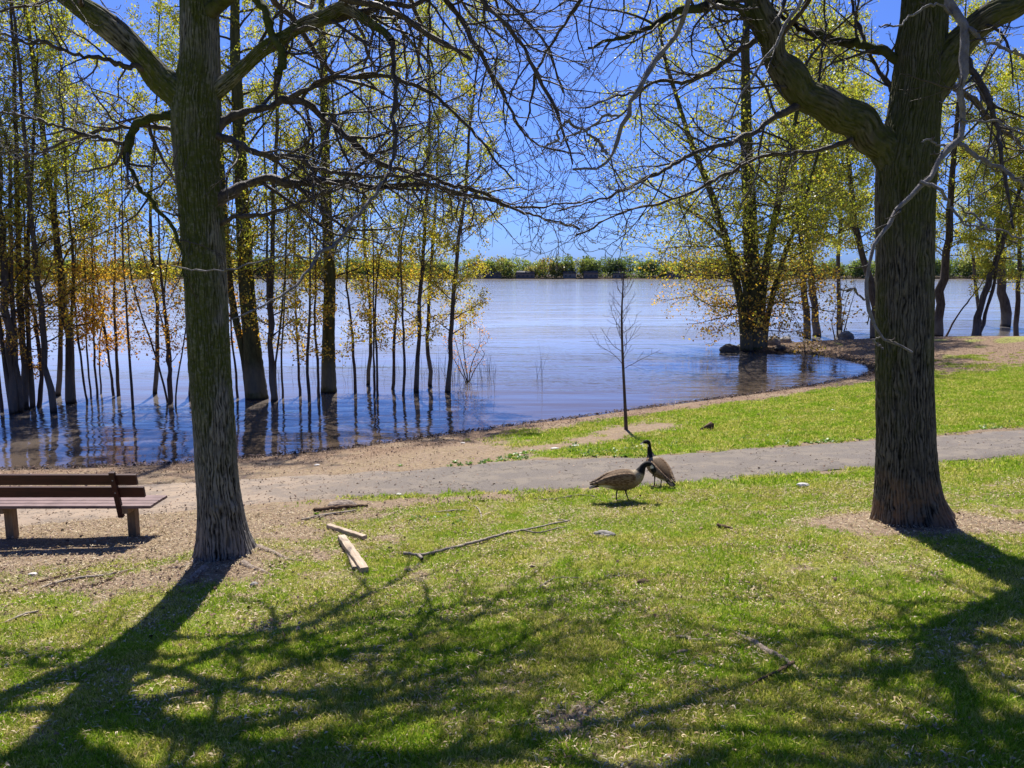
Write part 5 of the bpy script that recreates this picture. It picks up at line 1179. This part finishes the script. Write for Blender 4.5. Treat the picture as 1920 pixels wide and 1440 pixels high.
chips = [chip('chip', 0, .05, .008, .12, M['straw']), chip('chip', 0, .035, .014, .25, M['straw']), chip('chip', 0, .075, .006, .06, M['straw'])]
lchips = [chip('lchip', 0, .045, .028, .25, M['leaflit']), chip('lchip', 0, .06, .012, .12, M['leaflit']), chip('lchip', 0, .11, .007, .05, M['leaflit']), chip('lchip', 0, .03, .03, .3, M['leaflit'])]
def lit_f(x, y):
    n = fbm(x * 1.8, y * 1.8, 0, 71, 3); g = grass_mask(x, y); return np.clip(sst(.44, .58, n) * 1.0 + .16 + .5 * (1 - g), 0, 1) * (path_d(x, y) > -.1) * (shore_d(x, y) > .2)
x, y = sample(150000, -8, 8, 2.6, 11.5, lit_f)
scatter('dry_clippings', np.c_[x, y, H(x, y) + .012 + .012 * rgp.random(len(x))], tri_rot(len(x), .35), rgp.uniform(.4, 1.1, len(x)), rgp.integers(0, 3, len(x)), chips, 'dry clippings strewn through the lawn')
def lf(x, y):
    sd = shore_d(x, y); n = fbm(x * 1.4, y * 1.4, 0, 72, 3); pd = path_d(x, y)
    a = sst(3.4, 1.8, sd) * sst(.1, .4, sd) * sst(.25, .5, n) * np.where(x > 4, .5, 1)
    a = np.maximum(a, .6 * sst(27, 31, y) * sst(.1, .5, sd) * sst(16, 8, sd))
    for cx_, cy_, rx, ry in [(*gnd(860, 938)[:2], 1.7, .28), (*gnd(700, 955)[:2], 1.0, .3), (*gnd(180, 1085)[:2], 2.2, .7), (*gnd(250, 1050)[:2], 1.2, .3), (*gnd(1060, 925)[:2], .8, .2)]:
        a = np.maximum(a, 1.2 * np.exp(-((x - cx_) / rx) ** 2 - ((y - cy_) / ry) ** 2))
    a = np.maximum(a, .22 * sst(0.0, -2, x) + .03 + .07 * sst(.1, -.1, pd)); return np.clip(a, 0, 1)
x, y = sample(330000, -14, 26, 6, 46, lf)
scatter('leaf_litter', np.c_[x, y, H(x, y) + .012 + .02 * rgp.random(len(x))], tri_rot(len(x), .35), rgp.uniform(.5, 1.25, len(x)), rgp.integers(0, 4, len(x)), lchips, 'brown leaf and twig litter on the beach and path edges')
print('litter', len(x))
# dark drift line at the water's edge
dch = [chip('dchip', 0, .12, .02, .15, M['driftlit']), chip('dchip', 0, .06, .05, .3, M['driftlit']), chip('dchip', 0, .2, .012, .08, M['driftlit'])]
def df(x, y):
    sd = shore_d(x, y); n = fbm(x * .8, y * .8, 0, 73, 3); return sst(.75, .35, sd + (n - .5) * .7) * sst(-.12, .05, sd)
x, y = sample(230000, -14, 26, 14, 46, df)
scatter('drift_line', np.c_[x, y, np.maximum(H(x, y), 0) + .01 + .05 * rgp.random(len(x))], tri_rot(len(x), .5), rgp.uniform(.5, 1.3, len(x)), rgp.integers(0, 3, len(x)), dch, 'dark wet drift debris along the waterline')
print('drift', len(x))
# broad leaved weeds in the bank grass
def weed(name, rg):
    V, F, A = [], [], []
    for k in range(14):
        a = rg.uniform(0, 6.28); l = rg.uniform(.04, .09); w = l * .45; up = rg.uniform(.2, .9); b0 = len(V); ca, sa_ = math.cos(a), math.sin(a)
        for (u, v, z) in ((0, 0, 0), (.5 * l, w / 2, up * l * .6), (l, 0, up * l * .7), (.5 * l, -w / 2, up * l * .6)): V.append((u * ca - v * sa_, u * sa_ + v * ca, z))
        F.append([b0, b0 + 1, b0 + 2, b0 + 3]); A += [rg.random()] * 4
    return proto(name, npmesh(name, np.array(V), np.array(F), False, attrs={'tone': np.array(A)}, mats=[M['weed_leaf']]))
weeds = [weed('weed', rgp) for _ in range(3)]
def wf(x, y):
    n = fbm(x * 1.1, y * 1.1, 0, 74, 3); pd = path_d(x, y); b = y > np.interp(x, PC[:, 0], PC[:, 1]); a = sst(.5, .62, n) * b * (x > -2.5) * sst(1.9, .2, pd) * (pd > .02)
    for px, py, r in [(800, 972, .28), (850, 968, .2), (590, 965, .12), (800, 1290, .12), (890, 1330, .1), (840, 985, .2)]:
        g_ = gnd(px, py); a = np.maximum(a, .5 * np.exp(-((x - g_[0]) ** 2 + (y - g_[1]) ** 2) / r ** 2))
    return np.clip(a, 0, 1)
x, y = sample(26000, -4, 16, 4, 28, wf)
scatter('weeds', np.c_[x, y, H(x, y)], tri_rot(len(x), .2), rgp.uniform(.6, 1.3, len(x)), rgp.integers(0, 3, len(x)), weeds, 'low broad leaved weeds along the path and bank')
# reeds sticking out of the shallows
tt = Tubes(); rr_ = np.random.default_rng(5)
for k in range(150):
    px = rr_.choice([rr_.uniform(790, 930), rr_.uniform(470, 600), rr_.uniform(1000, 1020), rr_.uniform(640, 780)], p=[.6, .15, .05, .2]); p = wat(px, rr_.uniform(690, 735)); h_ = rr_.uniform(.25, 1.2); d = rr_.normal(size=2) * .15
    tt.add(np.array([[p[0], p[1], -.1], [p[0] + d[0] * .4, p[1] + d[1] * .4, h_ * .5], [p[0] + d[0], p[1] + d[1], h_]]), np.array([.006, .005, .002]), 3)
tag(link('reeds', tt.mesh('reeds', [M['sapling_bark']])), 'thin dry reeds sticking out of the shallow water', kind='stuff')
